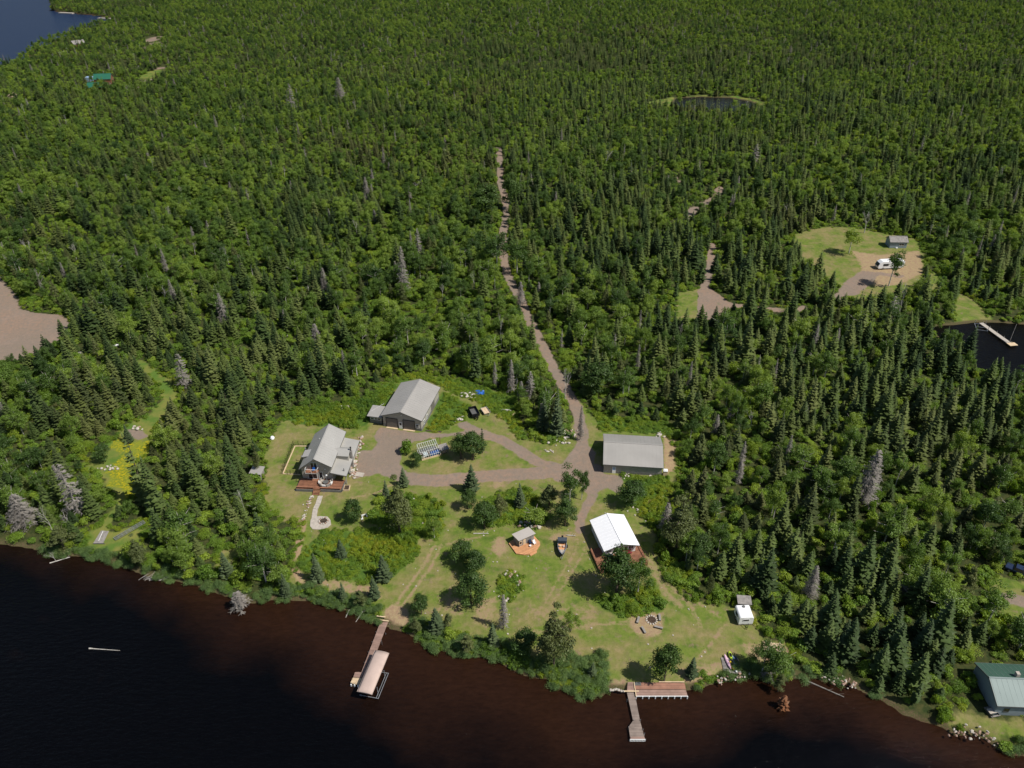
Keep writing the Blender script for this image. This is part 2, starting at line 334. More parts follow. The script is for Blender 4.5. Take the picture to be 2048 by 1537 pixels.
WEED = [PXP([(562,838),(590,818),(700,805),(745,790),(768,765),(798,768),(770,826),(742,832),(735,852),(690,855),(600,848)]), PXP([(850,862),(884,780),(902,792),(938,812),(928,838),(900,853),(870,868)]),
 PXP([(775,765),(830,748),(900,758),(960,773),(1020,795),(1040,850),(1060,880),(1040,878),(1010,840),(960,805),(900,782),(880,770),(838,756),(800,765)]),
 PXP([(648,1062),(746,1058),(834,1076),(837,1104),(814,1129),(781,1157),(726,1165),(678,1156),(635,1159),(597,1130),(614,1094)]),
 PXP([(735,1040),(760,1008),(800,985),(850,995),(882,1005),(886,1050),(870,1078),(830,1072),(785,1064)]), PXP([(948,1042),(962,1008),(1000,985),(1060,975),(1076,1000),(1092,1042),(1070,1057),(1020,1047),(975,1052)]),
 PXP([(1194,1192),(1232,1200),(1290,1172),(1306,1165),(1325,1222),(1290,1226),(1240,1233),(1202,1216)]), PXP([(998,1155),(1022,1144),(1046,1154),(1040,1185),(1018,1203),(996,1182)]),
 PXP([(1190,822),(1240,835),(1332,845),(1345,866),(1200,860)]), PXP([(1262,962),(1340,952),(1332,1000),(1355,1045),(1322,1068),(1290,1045),(1255,990)]),
 PXP([(1322,1128),(1342,1118),(1392,1150),(1400,1195),(1352,1170)]), PXP([(1066,862),(1120,858),(1142,872),(1120,884),(1078,880)]), PXP([(600,1168),(700,1195),(760,1215),(765,1240),(740,1240),(665,1214),(590,1198)]),
 PXP([(800,1255),(850,1245),(930,1270),(1000,1300),(1085,1335),(1180,1340),(1212,1350),(1212,1388),(1160,1392),(1096,1368),(990,1318),(890,1300)]), PXP([(1212,955),(1250,952),(1335,960),(1330,968),(1240,962)]),
 PXP([(1400,1350),(1470,1345),(1500,1350),(1440,1366),(1404,1374)])]
MARSH = PXP([(1290,205),(1342,195),(1400,190),(1435,192),(1470,191),(1500,197),(1530,205),(1530,216),(1480,214),(1420,216),(1330,214)])
LOTS = [PXP([(760,855),(843,866),(872,869),(850,880),(829,884),(812,892),(802,905),(801,928),(815,945),(818,964),(786,960),(756,948),(728,953),(712,957),(711,935),(716,915),(721,902),(743,900),(757,885),(747,873)]),
 PXP([(1148,895),(1182,895),(1188,926),(1196,944),(1242,952),(1247,963),(1238,987),(1215,975),(1182,992),(1172,985),(1160,965),(1110,962),(1090,940),(1130,925)]),
 PXP([(-260,470),(-60,520),(0,556),(28,586),(42,618),(72,626),(118,630),(137,639),(136,662),(116,688),(62,714),(0,730),(-60,740),(-300,740)]),
 PXP([(1395,582),(1420,575),(1446,595),(1466,612),(1432,636),(1402,642)]), PXP([(255,856),(285,862),(296,872),(278,880),(252,872)]),
 PXP([(1690,592),(1705,565),(1730,545),(1760,548),(1745,565),(1715,590)])]
ROADS = [([(998,296),(1000,324),(1001,365),(1010,397),(1014,427),(1007,462),(1004,500),(1011,535),(1020,561),(1044,602),(1053,632),(1076,673),(1093,708),(1106,735),(1128,772),(1148,806),(1158,836),(1164,870),(1168,905)], 3.3),
 ([(1168,905),(1150,930)], 6.0), ([(925,850),(948,860),(974,871),(1006,881),(1040,902),(1075,924),(1110,934)], 3.2), ([(815,955),(860,962),(920,957),(970,953),(1030,950),(1090,946),(1150,940),(1190,940)], 4.6),
 ([(840,868),(880,872),(920,867),(950,861)], 1.7), ([(1188,990),(1175,1012),(1161,1036),(1158,1062)], 2.2), ([(1440,376),(1430,396),(1386,420),(1374,440)], 4.0), ([(1424,490),(1420,540),(1411,570),(1404,600),(1403,645)], 3.2),
 ([(1455,608),(1495,616),(1580,622),(1606,616)], 3.2), ([(1675,597),(1700,565),(1730,545),(1800,552)], 3.2), ([(328,135),(300,160),(270,177)], 6.0), ([(304,74),(306,96)], 10.0), ([(2000,1195),(2070,1208)], 3.0), ([(1345,355),(1356,362)], 4.0)]
DRY = [(PXP([(765,1225),(785,1205),(815,1218),(825,1240),(812,1262),(784,1262),(764,1248)]), 1.0), (PXP([(1212,1362),(1250,1352),(1262,1382),(1216,1384)]), .7), (PXP([(1255,1225),(1290,1222),(1330,1225),(1325,1275),(1275,1275),(1255,1250)]), .75),
 (PXP([(590,1030),(603,1030),(606,1060),(592,1130),(582,1120),(590,1070)]), .6), (PXP([(1326,868),(1352,880),(1352,940),(1335,948),(1327,940)]), .9), (PXP([(1290,992),(1325,990),(1330,1010),(1300,1016)]), 1.0),
 (PXP([(1700,500),(1760,510),(1840,500),(1850,545),(1800,570),(1760,575),(1720,560),(1720,530)]), .8), (PXP([(985,1075),(1010,1070),(1020,1100),(995,1120),(980,1100)]), .7), (PXP([(1095,1065),(1150,1062),(1150,1080),(1098,1086)]), .6),
 (PXP([(1340,1340),(1375,1330),(1440,1320),(1460,1335),(1440,1350),(1400,1370),(1378,1372)]), .6), (PXP([(955,1195),(1000,1190),(990,1240),(970,1260),(940,1230)]), .55), (PXP([(1480,1285),(1590,1290),(1590,1320),(1500,1330)]), .7),
 (PXP([(870,1190),(900,1180),(930,1195),(930,1240),(890,1230)]), .5), (PXP([(980,960),(1010,958),(1012,975),(985,980)]), .6), (PXP([(1180,1060),(1160,1080),(1172,1130),(1190,1140),(1180,1100)]), .35), (PXP([(1035,1210),(1200,1205),(1190,1270),(1130,1260),(1060,1240)]), .4),
 (PXP([(1285,1110),(1300,1115),(1340,1180),(1380,1215),(1360,1222),(1320,1190)]), .55), (PXP([(620,1150),(760,1170),(770,1200),(690,1190),(600,1175)]), .6), (PXP([(858,866),(875,868),(870,880),(850,876)]), .9)]

TRACKS = [([(868,1092),(846,1132),(800,1195),(786,1226)], .7, .6), ([(880,1096),(860,1136),(816,1196),(796,1228)], .7, .6), ([(962,1074),(905,1084),(868,1094)], .8, .5), ([(1158,1062),(1152,1100),(1122,1150),(1090,1205)], .6, .5), ([(1174,1066),(1168,1104),(1138,1154),(1104,1209)], .6, .5),
 ([(606,1045),(599,1085),(588,1130),(602,1165)], 1.3, .9), ([(1294,1112),(1330,1160),(1384,1214),(1402,1252)], .8, .55), ([(1306,1108),(1344,1156),(1400,1208),(1440,1235)], .6, .6), ([(790,965),(757,985),(700,998)], .8, .5), ([(1250,1245),(1180,1250),(1120,1260),(1040,1270)], .8, .55), ([(1385,1330),(1420,1290),(1450,1250)], .8, .5),
 ([(905,1170),(880,1215),(858,1250)], .5, .5), ([(915,1172),(892,1217),(870,1252)], .5, .5), ([(1010,1215),(1050,1250),(1120,1275),(1220,1300)], .5, .45)]
def masks(X, Y):
    m = {}
    lake = np.minimum.reduce([sdf(X, Y, LAKE_S), sdf(X, Y, LAKE_W), sdf(X, Y, LAKE_E), sdf(X, Y, POND)])
    m['lake'] = lake; clear = sdf(X, Y, CLEAR); m['yard'] = clear
    lawn = clear
    for p in LAWN_X: lawn = np.minimum(lawn, sdf(X, Y, p))
    mead = np.full(X.shape, 45.)
    for p in MEAD: mead = np.minimum(mead, sdf(X, Y, p))
    marsh = sdf(X, Y, MARSH); mead = np.minimum(mead, marsh); m['marsh'] = marsh
    lots = np.full(X.shape, 45.)
    for p in LOTS: lots = np.minimum(lots, sdf(X, Y, p))
    for l, w in ROADS: lots = np.minimum(lots, stroke(X, Y, PXP(l), w))
    m['lawn'] = lawn; m['mead'] = mead; m['gravel'] = lots
    fl = np.full(X.shape, 45.)
    for p in FLOWER: fl = np.minimum(fl, sdf(X, Y, p))
    m['flower'] = fl
    dry = np.zeros(X.shape)
    for p, k in DRY: dry = np.maximum(dry, k*smooth(1.0, -1.2, sdf(X, Y, p)))
    for l, w, k in TRACKS: dry = np.maximum(dry, k*smooth(.6, -.3, stroke(X, Y, PXP(l), w)))
    m['dry'] = dry
    weed = np.full(X.shape, 45.)
    for p in WEED: weed = np.minimum(weed, sdf(X, Y, p))
    m['weed'] = weed; m['open'] = np.minimum(np.minimum(lawn, mead), lots)
    return m
def land_z(X, Y, m):
    rel = np.maximum(fbm(X, Y, 70, 3)-.25, -.05)*4.2*smooth(6, 40, m['open'])*smooth(4, 40, m['lake'])
    rel += (fbm(X, Y, 9, 8)-.5)*.35*smooth(0, 8, m['open'])*smooth(2, 12, m['lake'])
    rel += (fbm(X, Y, 14, 5)-.5)*.22*smooth(-1, -6, m['yard'])
    l = m['lake']
    bank = -0.8+np.where(l > 0, .8*smooth(0, 2.6, l), 0)
    inw = -0.8-1.8*smooth(0, 7, -l)-.25*smooth(0, 1.0, -l)
    return np.where(l > 2.6, rel, np.where(l > 0, bank, inw))
def axis(segs):
    out = [segs[0][0]]
    for a, b, s in segs:
        n = max(1, int(round((b-a)/s))); out += list(np.linspace(a, b, n+1)[1:])
    return np.array(out)
xs = axis([(-3200,-900,230),(-900,-240,11),(-240,-112,1.7),(-112,118,.6),(118,240,1.7),(240,900,11),(900,3200,230)])
ys = axis([(-300,50,34),(50,88,2),(88,240,.6),(240,335,1.3),(335,560,3.2),(560,1300,10),(1300,4200,240)])
XX, YY = np.meshgrid(xs, ys, indexing='xy'); XF = XX.ravel(); YF = YY.ravel()
GM = masks(XF, YF); ZF = land_z(XF, YF, GM)
nx, ny = len(xs), len(ys)
ii = (np.arange(ny-1)[:, None]*nx+np.arange(nx-1)[None, :]).ravel()
QF = np.stack([ii, ii+1, ii+nx+1, ii+nx], 1)
edge = lambda d, w=.7: smooth(w, -w, d)
aw = fbm(XF, YF, 2.2, 31)-.5
lawnw = np.clip(edge(GM['lawn']+aw*3, 1.2), 0, 1); gravw = edge(GM['gravel']+aw*1.3, .7); meadw = edge(GM['mead']+aw*3, 1.4)
A = np.stack([lawnw, gravw, GM['dry'], edge(GM['flower']+aw*5, 1.5)], 1)
Bc = np.stack([meadw, edge(GM['weed']+aw*1.5, 1.0), smooth(2.2, .2, GM['lake']), np.clip(-GM['lake']/40, 0, 1)], 1)

def terrain_mat():
    m, t, N, L, B = nt('land_surface')
    ge = N.new('ShaderNodeNewGeometry')
    def noise(s, d=5, off=0, r=.55):
        n = N.new('ShaderNodeTexNoise'); n.inputs['Scale'].default_value = s; n.inputs['Detail'].default_value = d; n.inputs['Roughness'].default_value = r
        if off:
            v = N.new('ShaderNodeVectorMath'); v.inputs[1].default_value = (off, off*.7, 0); L.new(ge.outputs['Position'], v.inputs[0]); L.new(v.outputs[0], n.inputs['Vector'])
        else: L.new(ge.outputs['Position'], n.inputs['Vector'])
        return n.outputs[0]
    def rng_(v, a, b, c=0, d=1):
        r = N.new('ShaderNodeMapRange'); r.inputs[1].default_value = a; r.inputs[2].default_value = b; r.inputs[3].default_value = c; r.inputs[4].default_value = d; L.new(v, r.inputs[0]); return r.outputs[0]
    def mixc(f, a, b):
        x = N.new('ShaderNodeMix'); x.data_type = 'RGBA'
        if hasattr(f, 'is_linked') or not isinstance(f, (int, float)): L.new(f, x.inputs[0])
        else: x.inputs[0].default_value = f
        for i, c in ((6, a), (7, b)):
            if isinstance(c, tuple): x.inputs[i].default_value = (*c, 1)
            else: L.new(c, x.inputs[i])
        return x.outputs[2]
    def mth(op, a, b):
        x = N.new('ShaderNodeMath'); x.operation = op
        for i, c in enumerate((a, b)):
            if isinstance(c, (int, float)): x.inputs[i].default_value = c
            else: L.new(c, x.inputs[i])
        return x.outputs[0]
    a1 = N.new('ShaderNodeAttribute'); a1.attribute_name = 'A'; a2 = N.new('ShaderNodeAttribute'); a2.attribute_name = 'B'
    sa = N.new('ShaderNodeSeparateColor'); L.new(a1.outputs['Color'], sa.inputs[0]); sb = N.new('ShaderNodeSeparateColor'); L.new(a2.outputs['Color'], sb.inputs[0])
    n_l, n_m, n_s, n_f = noise(.045, 3), noise(.22, 6, 40), noise(.9, 6, 90, .65), noise(5, 3, 10, .7)
    # lawn: green / straw / bare pinkish dirt patches, mown texture
    green = mixc(rng_(n_s, .35, .7), (.115, .170, .026), (.180, .222, .042))
    green = mixc(rng_(noise(.35, 4, 200), .5, .7), green, (.075, .130, .020))
    straw = mixc(rng_(n_s, .4, .65), (.225, .200, .070), (.285, .225, .110))
    lawn = mixc(rng_(mth('ADD', n_m, mth('MULTIPLY', n_l, .6)), .71, .95), green, straw)
    lawn = mixc(rng_(noise(.75, 8, 700, .75), .52, .66, 0, .65), lawn, (.205, .165, .085)); lawn = mixc(rng_(noise(.5, 7, 300, .7), .57, .67, 0, .8), lawn, (.25, .175, .12))
    lawn = mixc(rng_(n_f, .45, .7, 0, .3), lawn, (.075, .105, .02)); lawn = mixc(rng_(noise(1.4, 6, 900, .7), .62, .70, 0, .5), lawn, (.07, .12, .018))
    forest = mixc(rng_(n_s, .4, .65), (.030, .045, .014), (.075, .075, .026))
    mead = mixc(rng_(n_m, .4, .62), (.095, .165, .028), (.20, .20, .05))
    weed = mixc(rng_(n_s, .35, .65), (.05, .10, .018), (.10, .165, .025))
    grav = mixc(rng_(n_l, .42, .58), (.245, .182, .135), (.315, .200, .135))
    grav = mixc(rng_(noise(.12, 5, 650, .7), .5, .62, 0, .5), grav, (.33, .235, .185)); grav = mixc(rng_(n_s, .3, .7), grav, (.195, .160, .125)); grav = mixc(rng_(noise(.33, 5, 500), .62, .76, 0, .6), grav, (.13, .15, .06))
    grav = mixc(rng_(n_f, .35, .7, 0, .35), grav, (.32, .26, .22))
    dry = mixc(rng_(n_s, .4, .62), (.36, .27, .145), (.29, .19, .12)); dry = mixc(rng_(n_f, .5, .75, 0, .7), dry, (.42, .35, .22))
    flow = mixc(rng_(noise(1.7, 8, 1100, .8), .46, .60), (.13, .18, .022), (.50, .38, .010))
    flow = mixc(rng_(n_m, .45, .62), flow, (.20, .23, .03))
    bed = (.055, .030, .016)
    def soft(v, nz, k=.55): return rng_(mth('ADD', v, mth('MULTIPLY', mth('SUBTRACT', nz, .5), k)), .3, .7)
    col = forest
    col = mixc(soft(sb.outputs[0], n_s), col, mead); col = mixc(soft(sa.outputs[0], n_s), col, lawn)
    col = mixc(soft(sb.outputs[1], n_s), col, weed); col = mixc(soft(a1.outputs['Alpha'], n_f, .8), col, flow)
    col = mixc(soft(sa.outputs[2], n_s, 1.3), col, dry); col = mixc(soft(sa.outputs[1], n_s, .7), col, grav)
    col = mixc(soft(sb.outputs[2], n_s), col, mixc(rng_(n_f, .4, .6), (.13, .085, .055), (.06, .075, .022)))
    col = mixc(rng_(a2.outputs['Alpha'], 0.0, .03), col, bed)
    L.new(col, B.inputs['Base Color']); B.inputs['Roughness'].default_value = .95; B.inputs['Specular IOR Level'].default_value = .1
    bp = N.new('ShaderNodeBump'); bp.inputs['Strength'].default_value = .8; bp.inputs['Distance'].default_value = .18
    L.new(mth('ADD', n_s, mth('MULTIPLY', n_f, .12)), bp.inputs['Height']); L.new(bp.outputs[0], B.inputs['Normal'])
    return m
M_LAND = terrain_mat()
fc = lambda a: a[QF].mean(1)
cls = np.zeros(len(QF), int)                     # 0 forest floor
cls[fc(meadw) > .5] = 2; cls[fc(lawnw) > .5] = 1; cls[fc(gravw) > .5] = 3; cls[fc(GM['lake']) < 0] = 4
for k, nm, lab, cat in ((0, 'forest_floor', 'dark green and brown forest floor under the trees', 'ground'), (1, 'lawn', 'mown patchy green and straw coloured grass of the lakeside clearings', 'lawn'),
        (2, 'meadow', 'rough bright green meadow strips with yellow wildflowers', 'meadow'), (3, 'gravel_road', 'reddish grey gravel driveway, yards and forest tracks', 'road'), (4, 'lake_bed', 'dark brown lake bed under the water', 'lake bed')):
    F = QF[cls == k]; u, inv = np.unique(F, return_inverse=True); F = inv.reshape(F.shape)
    me = mesh_np(nm, np.stack([XF[u], YF[u], ZF[u]], 1), F, M_LAND, {'A': ('POINT', 'FLOAT_COLOR', A[u]), 'B': ('POINT', 'FLOAT_COLOR', Bc[u])}, True)
    tag(link(bpy.data.objects.new(nm, me)), lab, cat, None, 'structure')

# ---------------------------------------------------------------- water
def water_mat(name, deep, shallow, spec=.3, rough=.05):
    m, t, N, L, B = nt(name)
    at = N.new('ShaderNodeAttribute'); at.attribute_name = 'shoal'; ge = N.new('ShaderNodeNewGeometry')
    n = N.new('ShaderNodeTexNoise'); n.inputs['Scale'].default_value = .07; n.inputs['Detail'].default_value = 5; L.new(ge.outputs['Position'], n.inputs['Vector'])
    a = N.new('ShaderNodeMath'); a.operation = 'MULTIPLY_ADD'; L.new(n.outputs[0], a.inputs[0]); a.inputs[1].default_value = .75; L.new(at.outputs['Fac'], a.inputs[2])
    r = N.new('ShaderNodeMapRange'); r.inputs[1].default_value = .50; r.inputs[2].default_value = 1.15; L.new(a.outputs[0], r.inputs[0])
    mx = N.new('ShaderNodeMix'); mx.data_type = 'RGBA'; L.new(r.outputs[0], mx.inputs[0]); mx.inputs[6].default_value = (*deep, 1); mx.inputs[7].default_value = (*shallow, 1)
    L.new(mx.outputs[2], B.inputs['Base Color']); B.inputs['Roughness'].default_value = rough; B.inputs['IOR'].default_value = 1.33; B.inputs['Specular IOR Level'].default_value = spec
    mp = N.new('ShaderNodeMapping'); mp.inputs['Rotation'].default_value = (0, 0, R(20)); mp.inputs['Scale'].default_value = (.7, 1.9, 1); L.new(ge.outputs['Position'], mp.inputs[0])
    w = N.new('ShaderNodeTexNoise'); w.inputs['Scale'].default_value = .9; w.inputs['Detail'].default_value = 5; w.inputs['Roughness'].default_value = .6; L.new(mp.outputs[0], w.inputs['Vector'])
    w2 = N.new('ShaderNodeTexNoise'); w2.inputs['Scale'].default_value = .8; w2.inputs['Detail'].default_value = 8; w2.inputs['Roughness'].default_value = .75; L.new(mp.outputs[0], w2.inputs['Vector'])
    mr = N.new('ShaderNodeMapRange'); mr.inputs[1].default_value = .35; mr.inputs[2].default_value = .65; mr.inputs[3].default_value = .78; mr.inputs[4].default_value = 1.25; L.new(w2.outputs[0], mr.inputs[0]); hv = N.new('ShaderNodeHueSaturation'); L.new(mr.outputs[0], hv.inputs['Value']); L.new(mx.outputs[2], hv.inputs['Color']); L.new(hv.outputs[0], B.inputs['Base Color'])  # wave refraction streaks painted into the colour as lighter and darker noise
    b = N.new('ShaderNodeBump'); b.inputs['Strength'].default_value = .7; b.inputs['Distance'].default_value = .32; L.new(w.outputs[0], b.inputs['Height']); L.new(b.outputs[0], B.inputs['Normal'])
    return m
def water(name, x0, x1, y0, y1, s, m, fn, label):
    X, Y = np.meshgrid(np.linspace(x0, x1, int((x1-x0)/s)+1), np.linspace(y0, y1, int((y1-y0)/s)+1)); n = X.shape[1]
    i = (np.arange(X.shape[0]-1)[:, None]*n+np.arange(n-1)[None, :]).ravel(); x = X.ravel(); y = Y.ravel()
    me = mesh_np(name, np.stack([x, y, np.full(x.shape, WL)], 1), np.stack([i, i+1, i+n+1, i+n], 1), m, {'shoal': ('POINT', 'FLOAT', fn(x, y))})
    return tag(link(bpy.data.objects.new(name, me)), label, 'water', None, 'structure')
def shoal_main(x, y):
    d = -sdf(x, y, LAKE_S, 60.); px, py, _ = Parr(x, y, np.full(x.shape, WL))
    broad = 11+17*np.exp(-((px-900)/520)**2)                      # the sandbar reaches far out in front of the docks
    return np.clip(1-d/broad, 0, 1)*(.45+.55*smooth(100, 620, px))
M_WATER = water_mat('tannin_brown_lake_water', (.0015, .0014, .0016), (.022, .0092, .0046))
water('lake_water', -300, 300, -200, 170, 2.0, M_WATER, shoal_main, 'near black and reddish brown lake water along the bottom')
water('far_lake_water', -1900, -390, 560, 2100, 40, water_mat('far_lake_painted_sky_blue', (.014, .026, .062), (.01, .02, .05), .03, .3), lambda x, y: x*0, 'lake with sky reflection painted deep blue in the upper left corner')  # blue of the reflected sky is put into the base colour, specular nearly off
water('bay_water', 120, 320, 160, 262, 8, water_mat('black_bay_water', (.003, .0025, .0025), (.02, .009, .005), .12), lambda x, y: x*0, 'black bay of the lake at the right edge by the narrow dock')
water('pond_water', 80, 240, 460, 620, 8, water_mat('pond_water_surface', (.004, .006, .010), (.01, .01, .01)), lambda x, y: x*0, 'small dark blue pond in the far forest')

# ---------------------------------------------------------------- tree kinds (each built once, real leaves and branches; copies share the mesh)
def quads_to_mesh(name, P, F, m, v):
    return mesh_np(name, P, F, m, {'v': ('FACE', 'FLOAT', v)})
def conifer(name, seed, m, h=12., r=2.1, levels=20, br=(8, 4), droop=.30, w=.30, sparse=0.0, taper=.85, low=.05):
    g = np.random.default_rng(seed); V = []; F = []; A_ = []
    lean = g.normal(0, .010, 2)
    for i in range(levels):
        t = low+(1-low)*(i+g.random()*.6)/levels; R0 = r*(1-t)**taper*(.55+.45*min(1, (t-low+.04)*7)); z = h*t
        n = int(round(br[0]*(1-t)+br[1]*t)); a0 = g.random()*6.28
        for k in range(n):
            if g.random() < sparse: continue
            a = a0+6.283*k/n+g.normal(0, .22); L_ = R0*g.uniform(.72, 1.18)+.12; dr = droop*L_*g.uniform(.6, 1.5); tip = .16*L_
            dx, dy = math.cos(a), math.sin(a); ns = 5; base = len(V); vv = g.random()
            for s in range(ns+1):
                q = s/ns; rr = L_*q; zz = z-dr*q**.8+tip*q**3+(.10 if s % 2 else 0)*L_*.3
                ww = L_*w*(.35+1.3*q)*(1-q**2.2)*(1.25 if s % 2 else .62)+.03
                cx = rr*dx+lean[0]*z; cy = rr*dy+lean[1]*z; b = ww*g.uniform(.75, 1.25); dz = ww*g.uniform(.25, .75)
                b *= .93; V += [(cx-dy*b, cy+dx*b, zz-dz), (cx, cy, zz), (cx+dy*b, cy-dx*b, zz-dz)]
            for s in range(ns):
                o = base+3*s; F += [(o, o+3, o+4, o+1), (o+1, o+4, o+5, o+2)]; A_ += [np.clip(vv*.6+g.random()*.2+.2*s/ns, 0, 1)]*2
    b = len(V); n = 5
    for k in range(n): V.append((.16*math.cos(k*1.257)+lean[0]*h*.9, .16*math.sin(k*1.257)+lean[1]*h*.9, h*.93))
    V.append((lean[0]*h, lean[1]*h, h*1.03))
    F4 = F; F3 = [(b+k, b+(k+1) % n, b+n) for k in range(n)]; A_ += [.6]*n
    return quads_to_mesh(name, np.array(V), [np.array(F4), np.array(F3)], m, np.array(A_))
def puffs(name, seed, m, h=9., r=3.2, zc=.60, zr=.38, n=16, per=95, leaf=.40, pr=.40, shape='round', inner=.25, ragged=.25):
    """crown of leaf-sized faces gathered in clumps spread through the crown's volume"""
    g = np.random.default_rng(seed); P = []; Nn = []; S = []; Vv = []
    for i in range(n):
        u = g.normal(size=3); u /= np.linalg.norm(u); u[2] = abs(u[2])*1.0-.25 if g.random() < .75 else u[2]
        q = g.uniform(.45, 1.0)**.7*(1+g.normal(0, ragged*.4)); cz = zc+u[2]*zr*q
        rad = r if shape == 'round' else r*max(.1, 1.15*(1-(cz-.05)/.98))
        c = np.array([u[0]*q*rad*.78, u[1]*q*rad*.78, cz*h]); cr = pr*r*g.uniform(.7, 1.35)*(1 if shape == 'round' else max(.4, 1.2-cz))
        k = int(per*g.uniform(.8, 1.2)); d = g.normal(size=(k, 3)); d /= np.linalg.norm(d, axis=1)[:, None]; flip = (d[:, 2] < -.1) & (g.random(k) < .75); d[flip, 2] *= -1
        rr = np.where(g.random(k) < inner, g.uniform(.2, .9, k), g.normal(1, .2, k)); pos = c+d*rr[:, None]*cr*np.array([1, 1, .82])
        P.append(pos); nn = d*.9+g.normal(0, .55, (k, 3)); nn[:, 2] += .25; Nn.append(nn); S.append(leaf*g.uniform(.6, 1.35, k)); Vv.append(np.clip(g.random()*.35+g.random(k)*.65, 0, 1))
    P = np.vstack(P); Nn = np.vstack(Nn); Nn /= np.linalg.norm(Nn, axis=1)[:, None]; S = np.concatenate(S); Vv = np.concatenate(Vv)
    keep = P[:, 2] > .15; P, Nn, S, Vv = P[keep], Nn[keep], S[keep], Vv[keep]
    a = np.cross(Nn, g.normal(size=Nn.shape)); a /= np.linalg.norm(a, axis=1)[:, None]; b = np.cross(Nn, a)
    a *= S[:, None]/2; b *= S[:, None]/2*.75
    V = np.stack([P-a, P-b*.9+Nn*.03, P+a, P+b], 1).reshape(-1, 3)
    i = np.arange(len(P))*4
    return quads_to_mesh(name, V, np.stack([i, i+1, i+2, i+3], 1), m, Vv)
def trunk_mesh(name, m, h, r0, limbs=4, seed=1, start=.25, spread=.5):
    g = random.Random(seed); b = MB(); b.tube((0, 0, -.3), (0, 0, h*.5), r0, r0*.6, 7, False); b.tube((0, 0, h*.5), (.05*h*g.uniform(-.3, .3), 0, h*.9), r0*.6, r0*.15, 6, False)
    for i in range(limbs):
        a = g.random()*6.28; z = h*g.uniform(start, .6); l = h*spread*g.uniform(.3, .6)
        b.tube((0, 0, z), (l*math.cos(a), l*math.sin(a), z+l*g.uniform(.5, 1.1)), r0*.4, r0*.1, 5, False)
    me = bpy.data.meshes.new(name); me.from_pydata(b.v, [], b.f); me.materials.append(m); return me
def snag(name, seed, m, h=11., r=1.5, levels=26, dense=1.0, top=.97):
    """dead conifer: bare stem with many thin drooping twigs"""
    g = random.Random(seed); b = MB()
    for i in range(levels):
        t = .12+(top-.12)*i/levels; R0 = r*(1-t)**.7
        for k in range(int(7*dense)):
            a = g.random()*6.28; L_ = R0*g.uniform(.5, 1.15)+.1; z = h*t; e = Vector((L_*math.cos(a), L_*math.sin(a), z-L_*g.uniform(.05, .4))); o = Vector((0, 0, z))
            b.tube(o, e, .05, .02, 3, False)
            for s in range(5):
                q = g.uniform(.3, .95); p = o.lerp(e, q); a2 = a+g.choice((-1, 1))*g.uniform(.5, 1.2); l = L_*.42*(1.1-q*.5)
                b.tube(p, p+Vector((l*math.cos(a2), l*math.sin(a2), -l*g.uniform(0, .5))), .034, .016, 3, False)
    me = bpy.data.meshes.new(name); me.from_pydata(b.v, [], b.f); me.materials.append(m); return me
def bare(name, seed, m, h=9., spread=.6, depth=4):
    g = random.Random(seed); b = MB()
    def grow(p, d, l, r, k):
        q = p+d*l; b.tube(p, q, r, r*.62, 5 if k > 2 else 3, False)
        if k == 0: return
        for i in range(3 if k > 1 else 4):
            dd = (d+Vector((g.uniform(-1, 1), g.uniform(-1, 1), g.uniform(-.25, .7)))*spread).normalized(); grow(p+d*l*g.uniform(.6, 1), dd, l*g.uniform(.5, .78), r*.5, k-1)
    grow(Vector((0, 0, -.2)), Vector((g.uniform(-.08, .08), g.uniform(-.08, .08), 1)).normalized(), h*.42, .13, depth)
    me = bpy.data.meshes.new(name); me.from_pydata(b.v, [], b.f); me.materials.append(m); return me
def bush(name, seed, m, h, r, n, per, leaf): return puffs(name, seed, m, h, r, .45, .42, n, per, leaf, .42, inner=.15)

KINDS = {}                                       # kind -> list of (crown mesh, trunk mesh or None, height, radius)
KINDS['spruce'] = [(conifer('spruce_crown', 10+i, M_SPRUCE, 12, rr, lv, bb, dr, ww, sp), trunk_mesh('spruce_trunk', M_BARK, 12, .16, 0), 12., rr)
    for i, (rr, lv, bb, dr, ww, sp) in enumerate([(1.9, 22, (10, 5), .30, .30, .04), (2.3, 20, (11, 5), .22, .28, .06), (1.7, 23, (9, 5), .36, .34, .05), (2.1, 17, (10, 5), .30, .30, .14), (1.5, 22, (8, 4), .40, .36, .1), (2.5, 21, (12, 5), .18, .27, .05)])]
KINDS['thin'] = [(conifer('thin_spruce_crown', 40+i, M_SPRUCE, 10, rr, 17, (6, 3), .4, .42, .1, .7, .12), trunk_mesh('spruce_trunk', M_BARK, 10, .1, 0), 10., rr) for i, rr in enumerate((.75, .95, .65))]
KINDS['yardspruce'] = [(conifer('blue_spruce_crown', 60+i, M_BLUE, 8, rr, 19, (11, 5), .12, .30, .02, .9, .03), trunk_mesh('spruce_trunk', M_BARK, 8, .15, 0), 8., rr) for i, rr in enumerate((2.1, 2.4, 1.8))]
KINDS['broad'] = [(puffs('broadleaf_crown', 80+i, M_BROAD, 10, rr, zc, zr, n, 140, .29, pr, ragged=.6), trunk_mesh('birch_trunk', M_BIRCH, 10, .17, 6, i), 10., rr)
    for i, (rr, zc, zr, n, pr) in enumerate([(3.0, .54, .44, 30, .30), (2.5, .55, .44, 24, .33), (3.6, .52, .44, 38, .27), (2.2, .54, .46, 22, .38), (3.2, .56, .42, 32, .28)])]
KINDS['dark'] = [(puffs('maple_crown', 100+i, M_DARKLEAF, 9, rr, .52, .44, n, 210, .30, .34), trunk_mesh('maple_trunk', M_BARK, 9, .22, 6, i, .15), 9., rr) for i, (rr, n) in enumerate([(3.1, 30), (2.6, 26)])]
